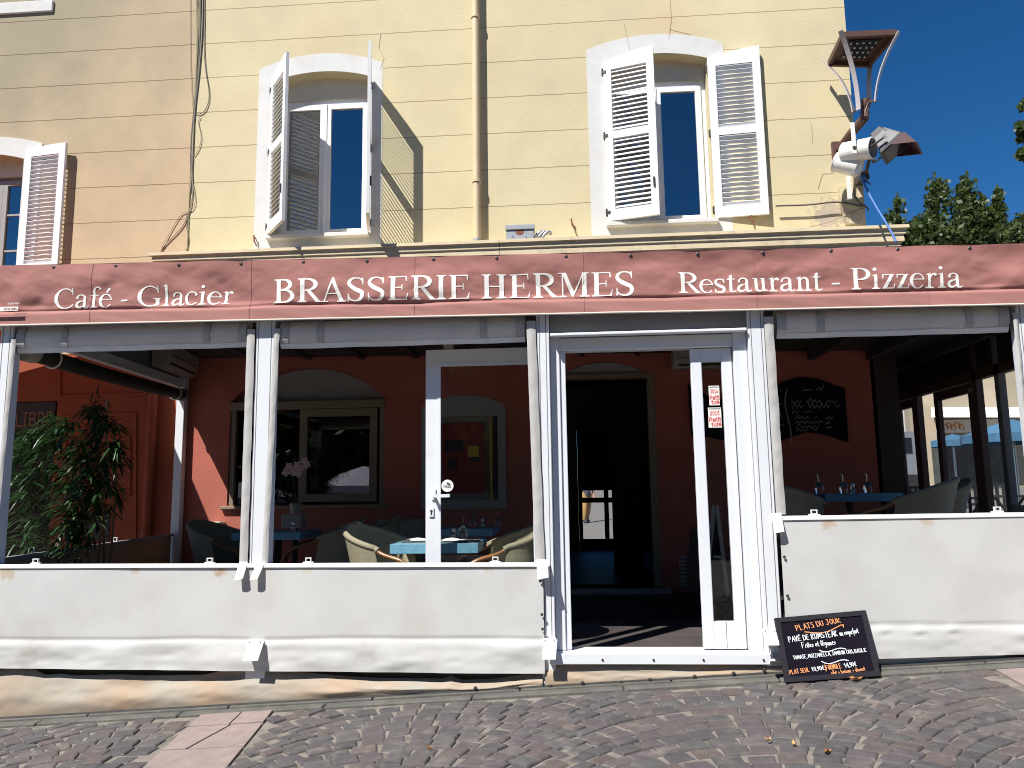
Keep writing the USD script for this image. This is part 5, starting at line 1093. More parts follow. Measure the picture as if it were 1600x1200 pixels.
for (x, y, z, r, lab) in ((-3.27, 2.05, 0, -12, 'shaded wicker chair at the left end of the table beneath the arched window'), (-2.28, 2.10, 0, 195, 'shaded wicker chair at the right end of the table beneath the arched window'), (-1.98, 2.35, 0, 200, 'shaded wicker chair set back behind the middle bay'),
                       (1.80, 1.45, .28, 25, 'shaded wicker chair left of the raised table by the chalk menu'), (2.62, 1.12, .28, 150, 'shaded wicker chair in front of the raised table by the chalk menu'), (3.02, 1.75, .28, 178, 'shaded wicker chair right of the raised table by the chalk menu')):
    dup(c0, (x, y, z), r, label=lab)
def make_glass(label):
    g_ = thing('wine_glass', label, 'glass', (0, 0, 0), local=True)
    obj('glass', lathe([(.030, 0), (.0285, 0), (.034, .03), (.036, .05), (.028, .085), (.006, .10), (.005, .15), (.006, .165), (.033, .172), (.034, .175), (0, .175)], n=20), 'drinking_glass', g_, smooth=50)
    return g_
g0 = make_glass('upturned stemmed glass on the sunlit blue table'); place(g0, (-.84, .86, .718))
for (x, y, z, lab) in ((-.95, 2.35, .744, 'upturned glass left on the table below the niche'), (-.72, 2.40, .744, 'upturned glass right on the table below the niche'), (2.36, 1.85, 1.024, 'upturned glass nearest the middle of the raised table'), (2.60, 1.95, 1.024, 'upturned glass at the right of the raised table'), (2.17, 1.9, 1.024, 'upturned glass at the left of the raised table')):
    dup(g0, (x, y, z), 0, label=lab)
def make_shaker(label):
    s = thing('salt_shaker', label, 'salt shaker', (0, 0, 0), local=True)
    obj('bottle', lathe([(0, 0), (.02, 0), (.021, .012), (.017, .055), (0, .056)], n=14), 'drinking_glass', s, smooth=40); obj('cap', lathe([(.0175, .055), (.018, .075), (.012, .085), (0, .086)], n=14), 'bright_metal', s, smooth=40); obj('salt', lathe([(0, .003), (.015, .003), (.014, .035), (0, .036)], n=10), 'paper_white', s)
    return s
k0 = make_shaker('small salt shaker beside the upturned glass on the sunlit table'); place(k0, (-.92, .93, .718))
for (x, y, z, lab) in ((-.86, 2.42, .744, 'salt shaker between the glasses on the table below the niche'), (2.43, 1.83, 1.024, 'salt shaker on the raised table by the chalk menu'), (-2.62, 2.1, .744, 'pale salt shaker on the table beneath the arched window')): dup(k0, (x, y, z), 0, label=lab)
for (x, y, w, d, r, nm, mt, lab, h) in ((-1.14, .72, .24, .36, 3, 'placemat', 'placemat', 'dark placemat at the left side of the sunlit table', .004), (-.82, .66, .24, .34, -4, 'placemat', 'placemat', 'dark placemat at the right side of the sunlit table', .004)):
    p = thing(nm, lab, 'placemat', (x, y, .7185)); m = bx(-w / 2, w / 2, -d / 2, d / 2, 0, h); m.apply_transform(trimesh.transformations.rotation_matrix(math.radians(r), [0, 0, 1])); m.apply_translation([x, y, .7185]); obj('mat', m, mt, p)
for (x, y, r, lab) in ((-1.12, .66, 12, 'folded white napkin at the left of the sunlit table'), (-.86, .60, -10, 'folded white napkin in front of the upturned glass')):
    nk = thing('napkin', lab, 'napkin', (x, y, .723))
    m = grid(lambda U, V: np.stack([(U - .5) * .17, (V - .5) * .15, .006 + .016 * np.abs(np.sin(U * 3.2 + V)) * np.sin(V * PI)], -1), 10, 8); m.apply_transform(trimesh.transformations.rotation_matrix(math.radians(r), [0, 0, 1])); m.apply_translation([x, y, .723]); obj('cloth', m, 'paper_white', nk, smooth=True)
    ct = thing('cutlery', lab.replace('folded white napkin', 'knife and fork laid'), 'cutlery', (x + .09, y, .729)); obj('knife', bx(x + .10, x + .112, y - .10, y + .10, .7235, .726), 'bright_metal', ct); obj('fork', bx(x + .12, x + .13, y - .09, y + .09, .7235, .726), 'bright_metal', ct)

# air conditioners
def aircon(label, org, ex, L, H=.27, D=.20):
    ex = np.array(ex, float); ex /= np.linalg.norm(ex); ez = np.array([0, 0, 1.0]); ey = np.cross(ez, ex)   # ey points out of the wall
    a = thing('air_conditioner', label, 'air conditioner', tuple(org))
    prof_ = Polygon([(0, 0), (0, H), (D * .8, H), (D, H * .86), (D, H * .35), (D * .72, 0)]).buffer(-.02).buffer(.02, quad_segs=4)
    def map_(m): v = m.vertices; m.vertices = np.array(org) + v[:, 2:3] * ex + v[:, 0:1] * ey + v[:, 1:2] * ez; trimesh.repair.fix_normals(m); return m
    obj('case', map_(trimesh.creation.extrude_polygon(prof_, L, engine='earcut')), 'plastic_cream', a)
    s1_ = trimesh.creation.box([.012, .02, L * .86]); s1_.apply_translation([D * .86, H * .15, L / 2]); obj('outlet', map_(s1_), 'rubber', a)
    s2_ = trimesh.creation.box([.004, .006, L * .9]); s2_.apply_translation([D + .0015, H * .45, L / 2]); obj('seam', map_(s2_), 'rubber', a)
q = sp(2.42, 2.42, .03); e = sp(3.25, 2.42, .03)
aircon('cream wall air conditioner high on the left gable', q, (sp(3.2, 0) - sp(2.4, 0)), .80) if False else None
org = sp(3.24, 2.41, .035); aircon('cream wall air conditioner high on the left gable panel', org, sp(2.4, 0) - sp(3.2, 0), .82)
aircon('cream wall air conditioner on the red wall, part hidden by the narrow door leaf', (1.93, YW - .001, 2.37), (-1, 0, 0), .80, .25, .21)
# lit lamp under the ceiling and its warm glow on the wall
wl = thing('ceiling_lamp', 'small warm lit lamp above the chalk menu', 'lamp', tuple(at(1208, 527, 3.0)))
p = at(1208, 528, 3.05); obj('housing', bx(p[0] - .13, p[0] + .13, 2.98, 3.12, p[2] + .004, p[2] + .05, .008), 'plastic_cream', wl); obj('diffuser', bx(p[0] - .12, p[0] + .12, 2.99, 3.11, p[2] - .008, p[2] + .003), 'lamp_glow', wl)
# painting in the niche
pa = thing('painting', 'abstract red painting with dark and yellow squares inside the pale niche', 'painting', (-1.18, YW + .1, 1.4))
pc = lambda a, b: at(a, b, YW + .1)
A, Bq = pc(672, 662), pc(757, 770)
obj('canvas', bx(A[0], Bq[0], YW + .10, YW + .13, Bq[2], A[2]), 'painting_red', pa)
for (a, b, c, d, mt) in ((695, 688, 724, 705, 'painting_dark'), (731, 697, 748, 714, 'painting_yellow'), (700, 718, 715, 732, 'painting_dark'), (735, 714, 750, 722, 'painting_dark')):
    P_, Q_ = pc(a, b), pc(c, d); obj('painted_square', bx(P_[0], Q_[0], YW + .0975, YW + .0992, Q_[2], P_[2]), mt, pa)
P_, Q_ = pc(765, 642), pc(770, 786); obj('gilt_edge', bx(P_[0], Q_[0], YW + .09, YW + .13, Q_[2], P_[2]), 'gilt', pa)
P_, Q_ = pc(771, 642), pc(777, 786); obj('dark_edge', bx(P_[0], Q_[0], YW + .08, YW + .13, Q_[2], P_[2]), 'painting_dark', pa)
# heaters and small wall things
rh = thing('radiator', 'cream slatted radiator below the arched window', 'radiator', (-3.9, YW - .1, .4))
obj('casing', bx(-4.02, -3.86, YW - .16, YW - .005, .15, .80, .01), 'plastic_cream', rh)
for k in range(9): obj('louvre', bx(-3.855, -3.45, YW - .15, YW - .14, .20 + k * .055, .232 + k * .055), 'plastic_cream', rh)
obj('back', bx(-3.855, -3.45, YW - .10, YW - .09, .16, .72), 'rubber', rh)
cbx = thing('cupboard', 'low grey cupboard door set under the wall between window and niche', 'cupboard', (-2.2, YW - .02, .4))
obj('frame', frame_mesh(-2.13, -1.62, YW - .03, YW - .003, .03, .80, .04), 'grey_white', cbx); obj('panel', bx(-2.09, -1.66, YW - .015, YW - .004, .07, .76), 'plastic_cream', cbx)
vg = thing('wall_vent', 'white slatted vent low on the red wall beside the doorway', 'vent', (1.15, YW - .02, .4))
A, Bq = at(1060, 866, YW), at(1074, 916, YW)
for k in range(8): z = Bq[2] + (A[2] - Bq[2]) * (k + .5) / 8; obj('slat', bx(A[0], Bq[0], YW - .03, YW - .004, z - .018, z + .012, .003), 'grey_white', vg)
ea = thing('easel', 'white A-shaped easel seen through the narrow door leaf', 'easel', (1.0, 1.6, 0))
e0, e1, e2 = at(1116, 790, 1.5), at(1104, 905, 1.4), at(1137, 930, 1.5)
obj('leg', bar(e0, e1, .025), 'grey_white', ea); obj('leg', bar(e0 + [.02, 0, 0], e2, .03), 'grey_white', ea); obj('rail', bar(at(1108, 870, 1.45), at(1132, 870, 1.5), .02), 'grey_white', ea); obj('board', trimesh.convex.convex_hull(np.array([e0, e1 + [.02, .01, .1], e2 + [-.02, .01, .1], e0 + [0, .01, 0], e1 + [.02, .02, .1], e2 + [-.02, .02, .1]])), 'chalkboard', ea)
db = thing('folded_board', 'dark folded board leaning inside the doorway at the right', 'board', (.8, .8, 0)); obj('panel', trimesh.convex.convex_hull(np.array([at(1078, 830, 1.6), at(1098, 815, 1.2), at(1098, 925, 1.2), at(1072, 925, 1.6), at(1080, 830, 1.65), at(1100, 815, 1.25), at(1100, 925, 1.25), at(1074, 925, 1.65)])), 'rubber', db)
mt_ = thing('door_mat', 'dark mat on the terrace floor inside the doorway', 'mat', (.3, 1.9, 0)); obj('mat', bx(-.75, 1.15, 1.55, 2.9, .0, .008), 'rubber', mt_)
# orchid
od = thing('orchid', 'potted orchid with pale pink flowers before the arched window', 'plant', tuple(at(463, 800, 2.9)))
ob = at(462, 800, 2.9); obj('pot', lathe([(0, 0), (.05, 0), (.065, .11), (.055, .11), (.05, .02), (0, .02)], c=ob - [0, 0, .02], n=14), 'plastic_cream', od, smooth=40)
st_ = thing('plant_stand', 'pale square stand under the orchid', 'stand', tuple(ob - [0, 0, .2])); obj('block', bx(ob[0] - .12, ob[0] + .09, 2.82, 3.0, ob[2] - .16, ob[2] - .022, .006), 'plastic_cream', st_); obj('leg', cyl([ob[0], 2.9, 0], [ob[0], 2.9, ob[2] - .16], .03, 8), 'black_iron', st_)
obj('stem', tube(spline([ob, at(461, 765, 2.9), at(458, 740, 2.9), at(478, 722, 2.88)], 14), .005, 5), 'bamboo_leaf', od); obj('stem', tube(spline([ob, at(462, 770, 2.9), at(455, 745, 2.9), at(447, 738, 2.9)], 12), .005, 5), 'bamboo_leaf', od)
for (a, b) in ((447, 738), (452, 729), (458, 737), (464, 727), (470, 732), (476, 720), (479, 726), (466, 740)):
    c = at(a, b, 2.86); ms = []
    for k in range(5):
        e_ = trimesh.creation.icosphere(1, 1.0); e_.apply_scale([.026, .006, .018]); t = k * 2 * PI / 5 + .3
        e_.apply_translation([.022, 0, 0]); e_.apply_transform(trimesh.transformations.rotation_matrix(t, [0, 1, 0])); e_.apply_translation(c); ms.append(e_)
    obj('flower', ms, 'orchid_pink', od, smooth=True)

# ------------------------------------------------------------------ potted bamboo
pb = thing('bamboo_plant', 'tall leafy green bamboo in a dark pot at the left end of the terrace', 'plant', (-3.72, .75, 0))
obj('pot', lathe([(0, 0), (.17, 0), (.21, .36), (.22, .38), (.19, .38), (.18, .34), (0, .34)], c=(-3.72, .8, 0), n=20), 'board_frame', pb, smooth=40)
def leaf(base, d, L, w, curl):
    d = d / np.linalg.norm(d); s = np.cross(d, [0, 0, 1.0]); s /= np.linalg.norm(s) + 1e-9; u = np.cross(s, d); P = []
    for t, ww in ((0, .10), (.25, .9), (.55, 1.0), (.8, .55), (1, 0.02)):
        c = base + d * L * t - np.array([0, 0, 1]) * curl * L * t * t; P += [c - s * w * ww * .5 + u * w * .15 * ww, c, c + s * w * ww * .5 + u * w * .15 * ww]
    f = []
    for k in range(4):
        a = k * 3
        for o in (0, 1): f += [[a + o, a + o + 1, a + o + 4], [a + o, a + o + 4, a + o + 3]]
    return trimesh.Trimesh(np.array(P), f, process=False)
LT = [(130, 820, 26), (150, 780, 24), (115, 740, 26), (160, 755, 20), (120, 790, 26), (135, 700, 24), (100, 660, 15), (50, 690, 26), (120, 690, 30), (150, 640, 10), (165, 665, 14), (70, 720, 30), (150, 720, 34), (60, 760, 32), (100, 770, 36), (50, 800, 30), (90, 800, 34), (140, 770, 30), (165, 720, 22), (60, 840, 28), (100, 850, 34), (30, 700, 20), (175, 700, 14), (130, 820, 30), (80, 680, 26), (45, 740, 22)]
leaves = []
for stem_i, (sx, top) in enumerate(((-3.78, 1.70), (-3.66, 1.85), (-3.88, 1.5), (-3.58, 1.45), (-3.72, 1.6))):
    b0 = np.array([-3.72 + (sx + 3.72) * .4, .8 + .05 * (stem_i - 2), .35]); b1 = np.array([sx, .72 + .1 * rng.normal(), top]); obj('cane', tube(spline([b0, (b0 + b1) / 2 + [0, .03, 0], b1], 8), .009, 6), 'bamboo', pb)
for (a, b, r) in LT:
    for k in range(13):
        c = at(a + rng.normal(0, r * .55), b + rng.normal(0, r * .5), .8 + rng.normal(0, .17))
        az = rng.uniform(0, 2 * PI)
        tw = np.array([-3.73, .8, c[2] - .10]); leaves_n = rng.integers(5, 9)
        out = (c - tw) * [1, 1, .3]; out = out / (np.linalg.norm(out) + 1e-6)
        for j in range(leaves_n):
            a2 = math.atan2(out[1], out[0]) + rng.normal(0, .95); d = np.array([math.cos(a2), math.sin(a2), rng.uniform(-.75, .35)])
            leaves.append(leaf(c + rng.normal(0, .015, 3), d, rng.uniform(.10, .18), rng.uniform(.016, .027), rng.uniform(.1, .5)))
for (a, b) in ((152, 618), (140, 632), (165, 640), (158, 655), (180, 690), (185, 705), (175, 720)):
    for j in range(6):
        c = at(a, b, .75); d = np.array([rng.normal(0, .7), rng.normal(0, .5), rng.normal(0, .5)]); leaves.append(leaf(c, d, rng.uniform(.08, .14), .017, .15))
lw_ = sorted(range(len(leaves)), key=lambda i: leaves[i].vertices[:, 1].mean())
for i in lw_[:300]: obj('leaf', leaves[i], 'bamboo_leaf', pb)
obj('foliage', [leaves[i] for i in lw_[300:]], 'bamboo_leaf', pb, kind='stuff')

# ------------------------------------------------------------------ fallen leaves on the setts
def dry_leaf(px, py, s, r, label, mt='rust'):
    p = ongr(px, py); p[2] = gz(p[0], p[1]) + .006; l = thing('fallen_leaf', label, 'leaf', tuple(p))
    pts = [(math.cos(t) * s * (1 + .35 * math.sin(5 * t + 1)), math.sin(t) * s * .6 * (1 + .35 * math.cos(3 * t))) for t in np.linspace(0, 2 * PI, 18)[:-1]]
    m = prism_z(Polygon(pts).buffer(0), 0, .0015).subdivide().subdivide(); v = m.vertices; v[:, 2] += .010 * np.abs(v[:, 0] / s) ** 1.5 + .008 * (v[:, 1] / s) ** 2 * 4
    m.apply_transform(trimesh.transformations.rotation_matrix(r, [0, 0, 1])); m.apply_translation(p); obj('blade', m, mt, l)
    return l
plain('dry_leaf', (0.42, 0.17, 0.05), 0.7); plain('dry_leaf_pale', (0.50, 0.30, 0.12), 0.7)
for a in ((1338, 1064, .035, .3, 'rusty dry leaf lying below the chalkboard', 'dry_leaf'), (1240, 1166, .022, 1.3, 'pale dry leaf on the setts, right of centre at the bottom', 'dry_leaf_pale'), (1200, 1160, .016, 2.2, 'thin yellow dry leaf stuck between setts at the bottom', 'dry_leaf_pale'), (1294, 1179, .018, .5, 'small orange leaf scrap near the lower edge of the pavement', 'dry_leaf'), (672, 1173, .012, .2, 'tiny orange leaf scrap between setts left of centre', 'dry_leaf')): dry_leaf(*a)

# ------------------------------------------------------------------ trees
def tree(label, x, y, zb, h, clumps, group=None, leaf_s=.14, trunk_r=.16, seed=1, name='plane_tree', dens=1.0):
    r = np.random.default_rng(seed); t = thing(name, label, 'tree', (x, y, zb), group)
    tr = [tube(spline([(x, y, zb), (x + .1, y, zb + h * .3), (x - .05, y + .1, zb + h * .55)], 10), np.linspace(trunk_r, trunk_r * .6, 10), 10)]
    for c, rad, n in clumps:
        c = np.array(c); tr.append(tube(spline([(x, y, zb + h * .45), ((x + c[0]) / 2, (y + c[1]) / 2, zb + h * .5 + (c[2] - zb - h * .5) * .45), c], 8), np.linspace(trunk_r * .5, .02, 8), 6))
    obj('trunk', tr, 'bark', t)
    C_, D_, N_ = [], [], []
    for c, rad, n in clumps:
        n = int(n * dens); u = r.normal(0, 1, (n, 3)); u /= np.linalg.norm(u, axis=1, keepdims=True); rr = r.uniform(0, 1, n) ** .45
        sub = r.normal(0, 1, (max(4, n // 60), 3)) * .55; k = r.integers(0, len(sub), n)
        P = np.array(c) + (u * rr[:, None] * .55 + sub[k] * .55) * np.array(rad); C_.append(P)
    P = np.vstack(C_); n = len(P); d = r.normal(0, 1, (n, 3)); d[:, 2] -= .4; d /= np.linalg.norm(d, axis=1, keepdims=True); s = np.cross(d, r.normal(0, 1, (n, 3))); s /= np.linalg.norm(s, axis=1, keepdims=True)
    L = leaf_s * r.uniform(.45, 1.5, n)[:, None]; v = np.stack([P - d * L * .5, P + s * L * .42, P + d * L * .6, P - s * L * .42], 1).reshape(-1, 3)
    f = np.arange(n * 4).reshape(-1, 4); obj('crown', trimesh.Trimesh(v, np.vstack([f[:, [0, 1, 2]], f[:, [0, 2, 3]]]), process=False), 'plane_leaf', t)
    return t
def AT(px, py, Y): return tuple(at(px, py, Y))
YT = 28.0
k_m = 34 / 1220
tree('leafy plane tree behind the awning, left of the two', *AT(1440, 700, YT)[:2], .9, 12.5, [(AT(1402, 345, YT), (.42, .9, 1.15), 700), (AT(1403, 318, YT), (.22, .4, .6), 120), (AT(1440, 360, YT), (.8, 1.2, 1.0), 1500), (AT(1463, 322, YT), (.34, .7, 1.25), 800), (AT(1466, 295, YT), (.16, .4, .5), 90), (AT(1460, 380, YT), (1.1, 1.4, 1.0), 1800), (AT(1420, 390, YT), (1.0, 1.3, .9), 1500), (AT(1395, 372, YT), (.6, .9, .8), 800)], leaf_s=.18, dens=.85, seed=5)
tree('leafy plane tree behind the awning, right of the two', *AT(1530, 700, YT)[:2], .9, 12.5, [(AT(1507, 318, YT), (.38, .8, 1.35), 1000), (AT(1508, 290, YT), (.16, .4, .55), 90), (AT(1530, 345, YT), (.5, 1.0, 1.0), 1200), (AT(1532, 318, YT), (.2, .4, .4), 80), (AT(1557, 330, YT), (.33, .7, 1.25), 900), (AT(1558, 300, YT), (.15, .4, .5), 80), (AT(1515, 365, YT), (1.2, 1.5, 1.0), 2200), (AT(1560, 372, YT), (.9, 1.2, .9), 1500), (AT(1588, 360, YT), (.32, .6, .75), 450), (AT(1590, 385, YT), (.8, .9, .6), 700)], leaf_s=.18, dens=.85, seed=6)
tree('plane tree with one branch reaching in at the right edge of the sky', *AT(1690, 700, 18.0)[:2], .7, 9.0, [(AT(1600, 240, 18.0), (.24, .5, .2), 170), (AT(1600, 200, 18.0), (.2, .5, .3), 150), (AT(1604, 160, 18.0), (.16, .5, .25), 110), (AT(1650, 220, 18.0), (.7, 1.0, 1.2), 1800), (AT(1720, 200, 18.0), (1.2, 1.2, 1.6), 2500)], leaf_s=.20, seed=7)

# ------------------------------------------------------------------ what stands across the street, behind the viewer
ob_ = thing('opposite_building', 'tall stone house in shade across the street behind the viewer', 'building', (0, -19, -.5))
wz = [(x, z) for x in np.arange(-20, 22, 3.2) for z in (1.0, 4.4)]
mat('opposite_stone', (0.30, 0.24, 0.18), 0.9, 0.1, 2)
obj('wall', prism(sbox(-22, -2, 24, 9.5).difference(unary_union([sbox(x, z, x + 1.2, z + 2.0) for x, z in wz])), -19.3, -19.0), 'opposite_stone', ob_)
obj('window_dark', bx(-22, 24, -19.6, -19.5, -2, 9.4), 'dark_room', ob_)
obj('roof', bx(-22.5, 24.5, -23, -18.6, 9.5, 9.7), 'bark', ob_)
for i, (x, s) in enumerate(((-13, 11), (-7.5, 12), (-1.5, 13), (4.5, 14), (10.5, 15))):
    z = float(gz(x, -12)); r_ = np.random.default_rng(s)
    tree(['plane tree across the street, first from the left', 'plane tree across the street, second from the left', 'plane tree across the street, opposite the doorway', 'plane tree across the street, fourth from the left', 'plane tree across the street, last on the right'][i], x, -14.5, z, 7.5, [((x + r_.normal(0, 1.3), -14.5 + r_.normal(0, .9), z + 4.6 + r_.normal(0, .9)), (1.6, 1.5, 1.3), 500) for _ in range(6)], leaf_s=.42, seed=s, group=None)
def parasol(x, y, zb, h, r, mt, label):
    p = thing('parasol', label, 'parasol', (x, y, zb)); a = np.linspace(0, 2 * PI, 9)[:-1]
    v = [(x, y, zb + h)] + [(x + r * math.cos(t), y + r * math.sin(t), zb + h - r * .32) for t in a] + [(x + r * math.cos(t), y + r * math.sin(t), zb + h - r * .32 - .16) for t in a]; f = []
    for k in range(8): j = (k + 1) % 8; f += [[0, 1 + k, 1 + j], [1 + k, 9 + k, 9 + j], [1 + k, 9 + j, 1 + j]]
    obj('canopy', trimesh.Trimesh(np.array(v), f, process=False), mt, p); obj('pole', cyl([x, y, zb], [x, y, zb + h], .025, 8), 'bright_metal', p); obj('base', lathe([(0, 0), (.28, 0), (.28, .06), (.05, .1), (0, .1)], c=(x, y, zb), n=16), 'grey_white', p)
parasol(-4.9, -6.2, float(gz(-4.9, -6.2)), 2.35, 1.5, 'parasol_white', 'pale parasol on the street side, mirrored in the arched window')
parasol(-8.5, -8.0, float(gz(-8.5, -8)), 2.35, 1.4, 'parasol_white', 'second pale parasol further left on the street side')

# ------------------------------------------------------------------ the street seen through the right-hand glazing and the rear door
fa = thing('shop_row', 'sunlit beige shop building with a pale sign band seen through the side glazing', 'building', AT(1500, 760, 24))
xa_, xb_ = AT(1380, 700, 24)[0], AT(1720, 700, 24)[0]; zg = float(gz(14, 24))
mat('shop_dark', (0.06, 0.065, 0.055), 0.6, 0.6, 2.5)
mat('far_plaster', (0.42, 0.35, 0.25), 0.9, 0.1, 1.0)
obj('wall', bx(xa_ + 1.0, xb_ + 6, 24.0, 24.4, zg - 1, 7.5), 'far_plaster', fa)
obj('shop_front', [bx(AT(1455, 700, 24)[0], AT(1580, 700, 24)[0], 23.96, 23.995, zg - .5, AT(1500, 690, 24)[2])], 'shop_dark', fa)
obj('sign_band', bx(AT(1464, 665, 23.7)[0], AT(1560, 665, 23.7)[0], 23.7, 23.8, AT(1490, 676, 23.7)[2], AT(1490, 656, 23.7)[2]), 'lettering_white', fa)
for k, (a, b) in enumerate(((1478, 667), (1484, 665), (1490, 668), (1497, 664), (1503, 667))):
    c = AT(a, b, 23.68); obj('sign_letter', prism(LineString(spline([(c[0] - .06, c[2] - .08), (c[0] - .05, c[2] + .10), (c[0] + .05, c[2] + .04), (c[0] + .04, c[2] - .1)], 8)).buffer(.02), 23.68, 23.699), 'chalk_orange', fa)
obj('awning', trimesh.convex.convex_hull(np.array([AT(1455, 636, 24), AT(1600, 636, 24), AT(1455, 652, 22.6), AT(1600, 652, 22.6), AT(1455, 639, 24), AT(1600, 639, 24)])), 'canvas_grey', fa)
pk = thing('pink_house', 'pale pink house wall at the far end of the street', 'building', AT(1395, 760, 30)); mat('far_pink', (0.55, 0.40, 0.34), 0.9, 0.08, 1.0)
obj('wall', bx(AT(1360, 700, 30)[0], AT(1412, 700, 30)[0], 30, 30.4, -.5, 7), 'far_pink', pk); obj('shutter', bx(AT(1411, 700, 29.9)[0] - .1, AT(1418, 700, 29.9)[0], 29.93, 29.99, 3.0, 5.5), 'canvas_grey', pk)
# parked van
vn = thing('parked_van', 'grey van parked on the far street, seen past the dark corner post', 'van', AT(1412, 760, 22)); v0, v1 = AT(1388, 742, 22), AT(1436, 742, 22); zb_ = float(gz(v0[0], 22))
W = v1[0] - v0[0]
body = prism(Polygon([(v0[0], zb_ + .45), (v0[0], zb_ + 1.35), (v0[0] + W * .12, zb_ + 1.5), (v0[0] + W * .18, zb_ + 2.15), (v1[0] - W * .06, zb_ + 2.2), (v1[0], zb_ + 2.0), (v1[0], zb_ + .45)]).buffer(-.05).buffer(.05), 22, 23.7)
obj('body', body, 'car_grey', vn); obj('window', bx(v0[0] + W * .22, v0[0] + W * .5, 21.985, 21.998, zb_ + 1.45, zb_ + 1.98), 'pane_dark', vn); obj('window', bx(v0[0] + W * .54, v0[0] + W * .85, 21.985, 21.998, zb_ + 1.45, zb_ + 1.98), 'pane_dark', vn)
for t in (.2, .8): obj('wheel', cyl([v0[0] + W * t, 21.97, zb_ + .33], [v0[0] + W * t, 22.2, zb_ + .33], .33, 16), 'tyre', vn)
obj('sill_trim', bx(v0[0] + .05, v1[0] - .05, 21.985, 21.998, zb_ + .5, zb_ + .75), 'tyre', vn)
def parasol2(px, py, Y, r, label):
    c = AT(px, py, Y); parasol(c[0], c[1], float(gz(c[0], c[1])), c[2] - float(gz(c[0], c[1])), r, 'parasol_blue', label)
parasol2(1488, 678, 16, .55, 'small blue parasol outside, seen through the side door'); parasol2(1580, 655, 10.5, .95, 'large blue parasol outside, seen through the right glazing')
def bistro(px, py, Y, label):
    c = np.array(AT(px, py, Y)); zb = float(gz(c[0], c[1])); t = thing('folding_table', label, 'table', (c[0], c[1], zb)); h = .74
    obj('top', lathe([(0, h), (.36, h), (.36, h + .025), (0, h + .025)], c=(c[0], c[1], zb), n=20), 'black_iron', t)
    for s in (-1, 1):
        for yy in (-.2, .2): obj('leg', bar((c[0] - .28 * s, c[1] + yy, zb), (c[0] + .28 * s, c[1] + yy, zb + h), .025), 'black_iron', t)
    return t
bistro(1490, 800, 5.6, 'dark folding table with crossed legs outside the side door'); bistro(1580, 800, 5.0, 'dark folding table outside the right glazing'); bistro(1412, 770, 9.5, 'dark folding table further off beside the van')
for (px, Y, lab) in ((1450, 7.2, 'dark slatted chair outside the side door, at its left'), (1515, 6.2, 'dark slatted chair outside the side door, at its right'), (1560, 6.0, 'dark slatted chair outside the right glazing')):
    c = np.array(AT(px, 780, Y)); zb = float(gz(c[0], c[1])); k = thing('garden_chair', lab, 'chair', (c[0], c[1], zb))
    obj('seat', bx(c[0] - .2, c[0] + .2, c[1] - .2, c[1] + .2, zb + .44, zb + .47), 'black_iron', k)
    for i in range(5): obj('back_slat', bx(c[0] - .2 + i * .09, c[0] - .16 + i * .09, c[1] + .18, c[1] + .2, zb + .50, zb + .86), 'black_iron', k)
    for sx in (-.19, .17):
        for sy in (-.19, .17): obj('leg', bx(c[0] + sx, c[0] + sx + .02, c[1] + sy, c[1] + sy + .02, zb, zb + .44), 'black_iron', k)
    obj('back_rail', bx(c[0] - .21, c[0] + .21, c[1] + .178, c[1] + .202, zb + .86, zb + .90), 'black_iron', k)
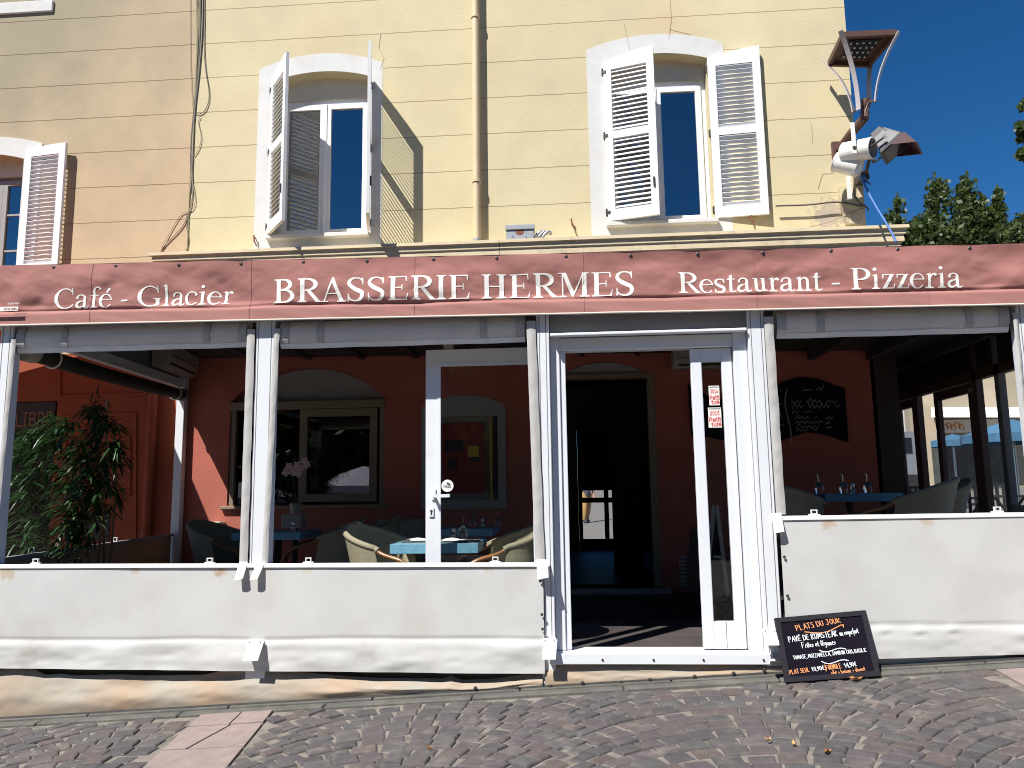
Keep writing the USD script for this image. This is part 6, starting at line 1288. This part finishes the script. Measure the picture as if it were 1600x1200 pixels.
# passer-by beyond the rear door
def person(x, y, label, face=0.0):
    z = float(gz(x, y)) - .06; t = thing('person', label, 'person', (x, y, z)); ms = []
    J = dict(pel=(0, 0, .94, .135), chest=(0, .0, 1.32, .155), neck=(0, 0, 1.50, .055), head=(0, -.02, 1.64, .10), jaw=(0, -.05, 1.58, .07), sl=(-.19, 0, 1.42, .07), sr=(.19, 0, 1.42, .07), el=(-.25, .03, 1.14, .045), er=(.25, .03, 1.14, .045), wl=(-.25, -.08, .90, .035), wr=(.24, -.10, .90, .035), hl=(-.25, -.10, .82, .04), hr=(.24, -.12, .82, .04), pl=(-.09, 0, .90, .10), pr=(.09, 0, .90, .10), kl=(-.10, -.10, .50, .07), kr=(.10, .03, .50, .07), al=(-.10, -.02, .09, .05), ar=(.10, .18, .10, .05), tl=(-.10, -.14, .04, .04), tr=(.10, .06, .04, .04), nose=(0, -.125, 1.625, .016))
    def hull(a, b):
        S = [trimesh.creation.icosphere(2, J[k][3]).apply_translation(J[k][:3]) for k in (a, b)]; return trimesh.convex.convex_hull(np.vstack([s_.vertices for s_ in S]))
    def man(*prs):
        M_ = None
        for a, b in prs:
            h = hull(a, b); mm = manifold3d.Manifold(manifold3d.Mesh(np.array(h.vertices, np.float32), np.array(h.faces, np.uint32))); M_ = mm if M_ is None else M_ + mm
        k = M_.to_mesh(); m = trimesh.Trimesh(k.vert_properties[:, :3], k.tri_verts); trimesh.smoothing.filter_taubin(m, iterations=6); m.apply_transform(trimesh.transformations.rotation_matrix(face, [0, 0, 1])); m.apply_translation([x, y, z]); return m
    fingers = [('hl', f'f{s}{i}') for s in () for i in ()]
    obj('body', man(('neck', 'head'), ('head', 'jaw'), ('jaw', 'nose'), ('chest', 'neck'), ('sl', 'el'), ('el', 'wl'), ('wl', 'hl'), ('sr', 'er'), ('er', 'wr'), ('wr', 'hr'), ('pel', 'chest'), ('pl', 'kl'), ('kl', 'al'), ('pr', 'kr'), ('kr', 'ar')), 'skin', t, smooth=True)
    for k in J: J[k] = (*J[k][:3], J[k][3] + .016)
    obj('trousers', man(('pl', 'pr'), ('pl', 'kl'), ('kl', 'al'), ('pr', 'kr'), ('kr', 'ar')), 'trousers_tan', t, smooth=True)
    obj('shirt', man(('pel', 'chest'), ('chest', 'sl'), ('chest', 'sr'), ('sl', 'el'), ('sr', 'er')), 'shirt_dark', t, smooth=True)
    obj('shoe', man(('al', 'tl')), 'shoe_dark', t, smooth=True); obj('shoe', man(('ar', 'tr')), 'shoe_dark', t, smooth=True)
    J['h2'] = (0, .02, 1.67, .105); J['h3'] = (0, .01, 1.70, .10); obj('hair', man(('h2', 'h3')), 'hair_dark', t, smooth=True)
pp_ = at(916, 790, 21.0); person(pp_[0], 21.0, 'passer-by in tan trousers seen through the rear door', .5)

# ------------------------------------------------------------------ groups of look-alikes
GROUPS = {'wicker_chair': 'wicker chairs around the terrace tables', 'bistro_table': 'blue-topped tables on the terrace', 'wine_glass': 'upturned glasses on the tables', 'salt_shaker': 'salt shakers on the tables', 'post_bracket': 'white bracket flaps at the feet of the posts',
          'canvas_strip': 'canvas strips beside the terrace posts', 'windbreak': 'low canvas panels round the terrace', 'canvas_skirt': 'canvas skirts along the foot of the terrace', 'plane_tree': 'plane trees around the street', 'spotlight': 'white spotlights at the building corner', 'placemat': 'placemats on the sunlit table',
          'napkin': 'napkins on the sunlit table', 'cutlery': 'cutlery on the sunlit table', 'fallen_leaf': 'dry leaves fallen on the setts', 'folding_table': 'folding tables outside the glazing', 'garden_chair': 'slatted chairs outside the glazing', 'parasol': 'parasols around the street', 'air_conditioner': 'wall air conditioners in the terrace', 'roller_blind': 'rolled-up blinds of the terrace'}
for p_ in stage.GetPrimAtPath('/World').GetChildren():
    b_ = p_.GetName(); b_ = b_[:-4] if b_[-4:-3] == '_' and b_[-3:].isdigit() else b_
    if b_ in GROUPS and p_.GetCustomDataByKey('category'): p_.SetCustomDataByKey('group', GROUPS[b_])
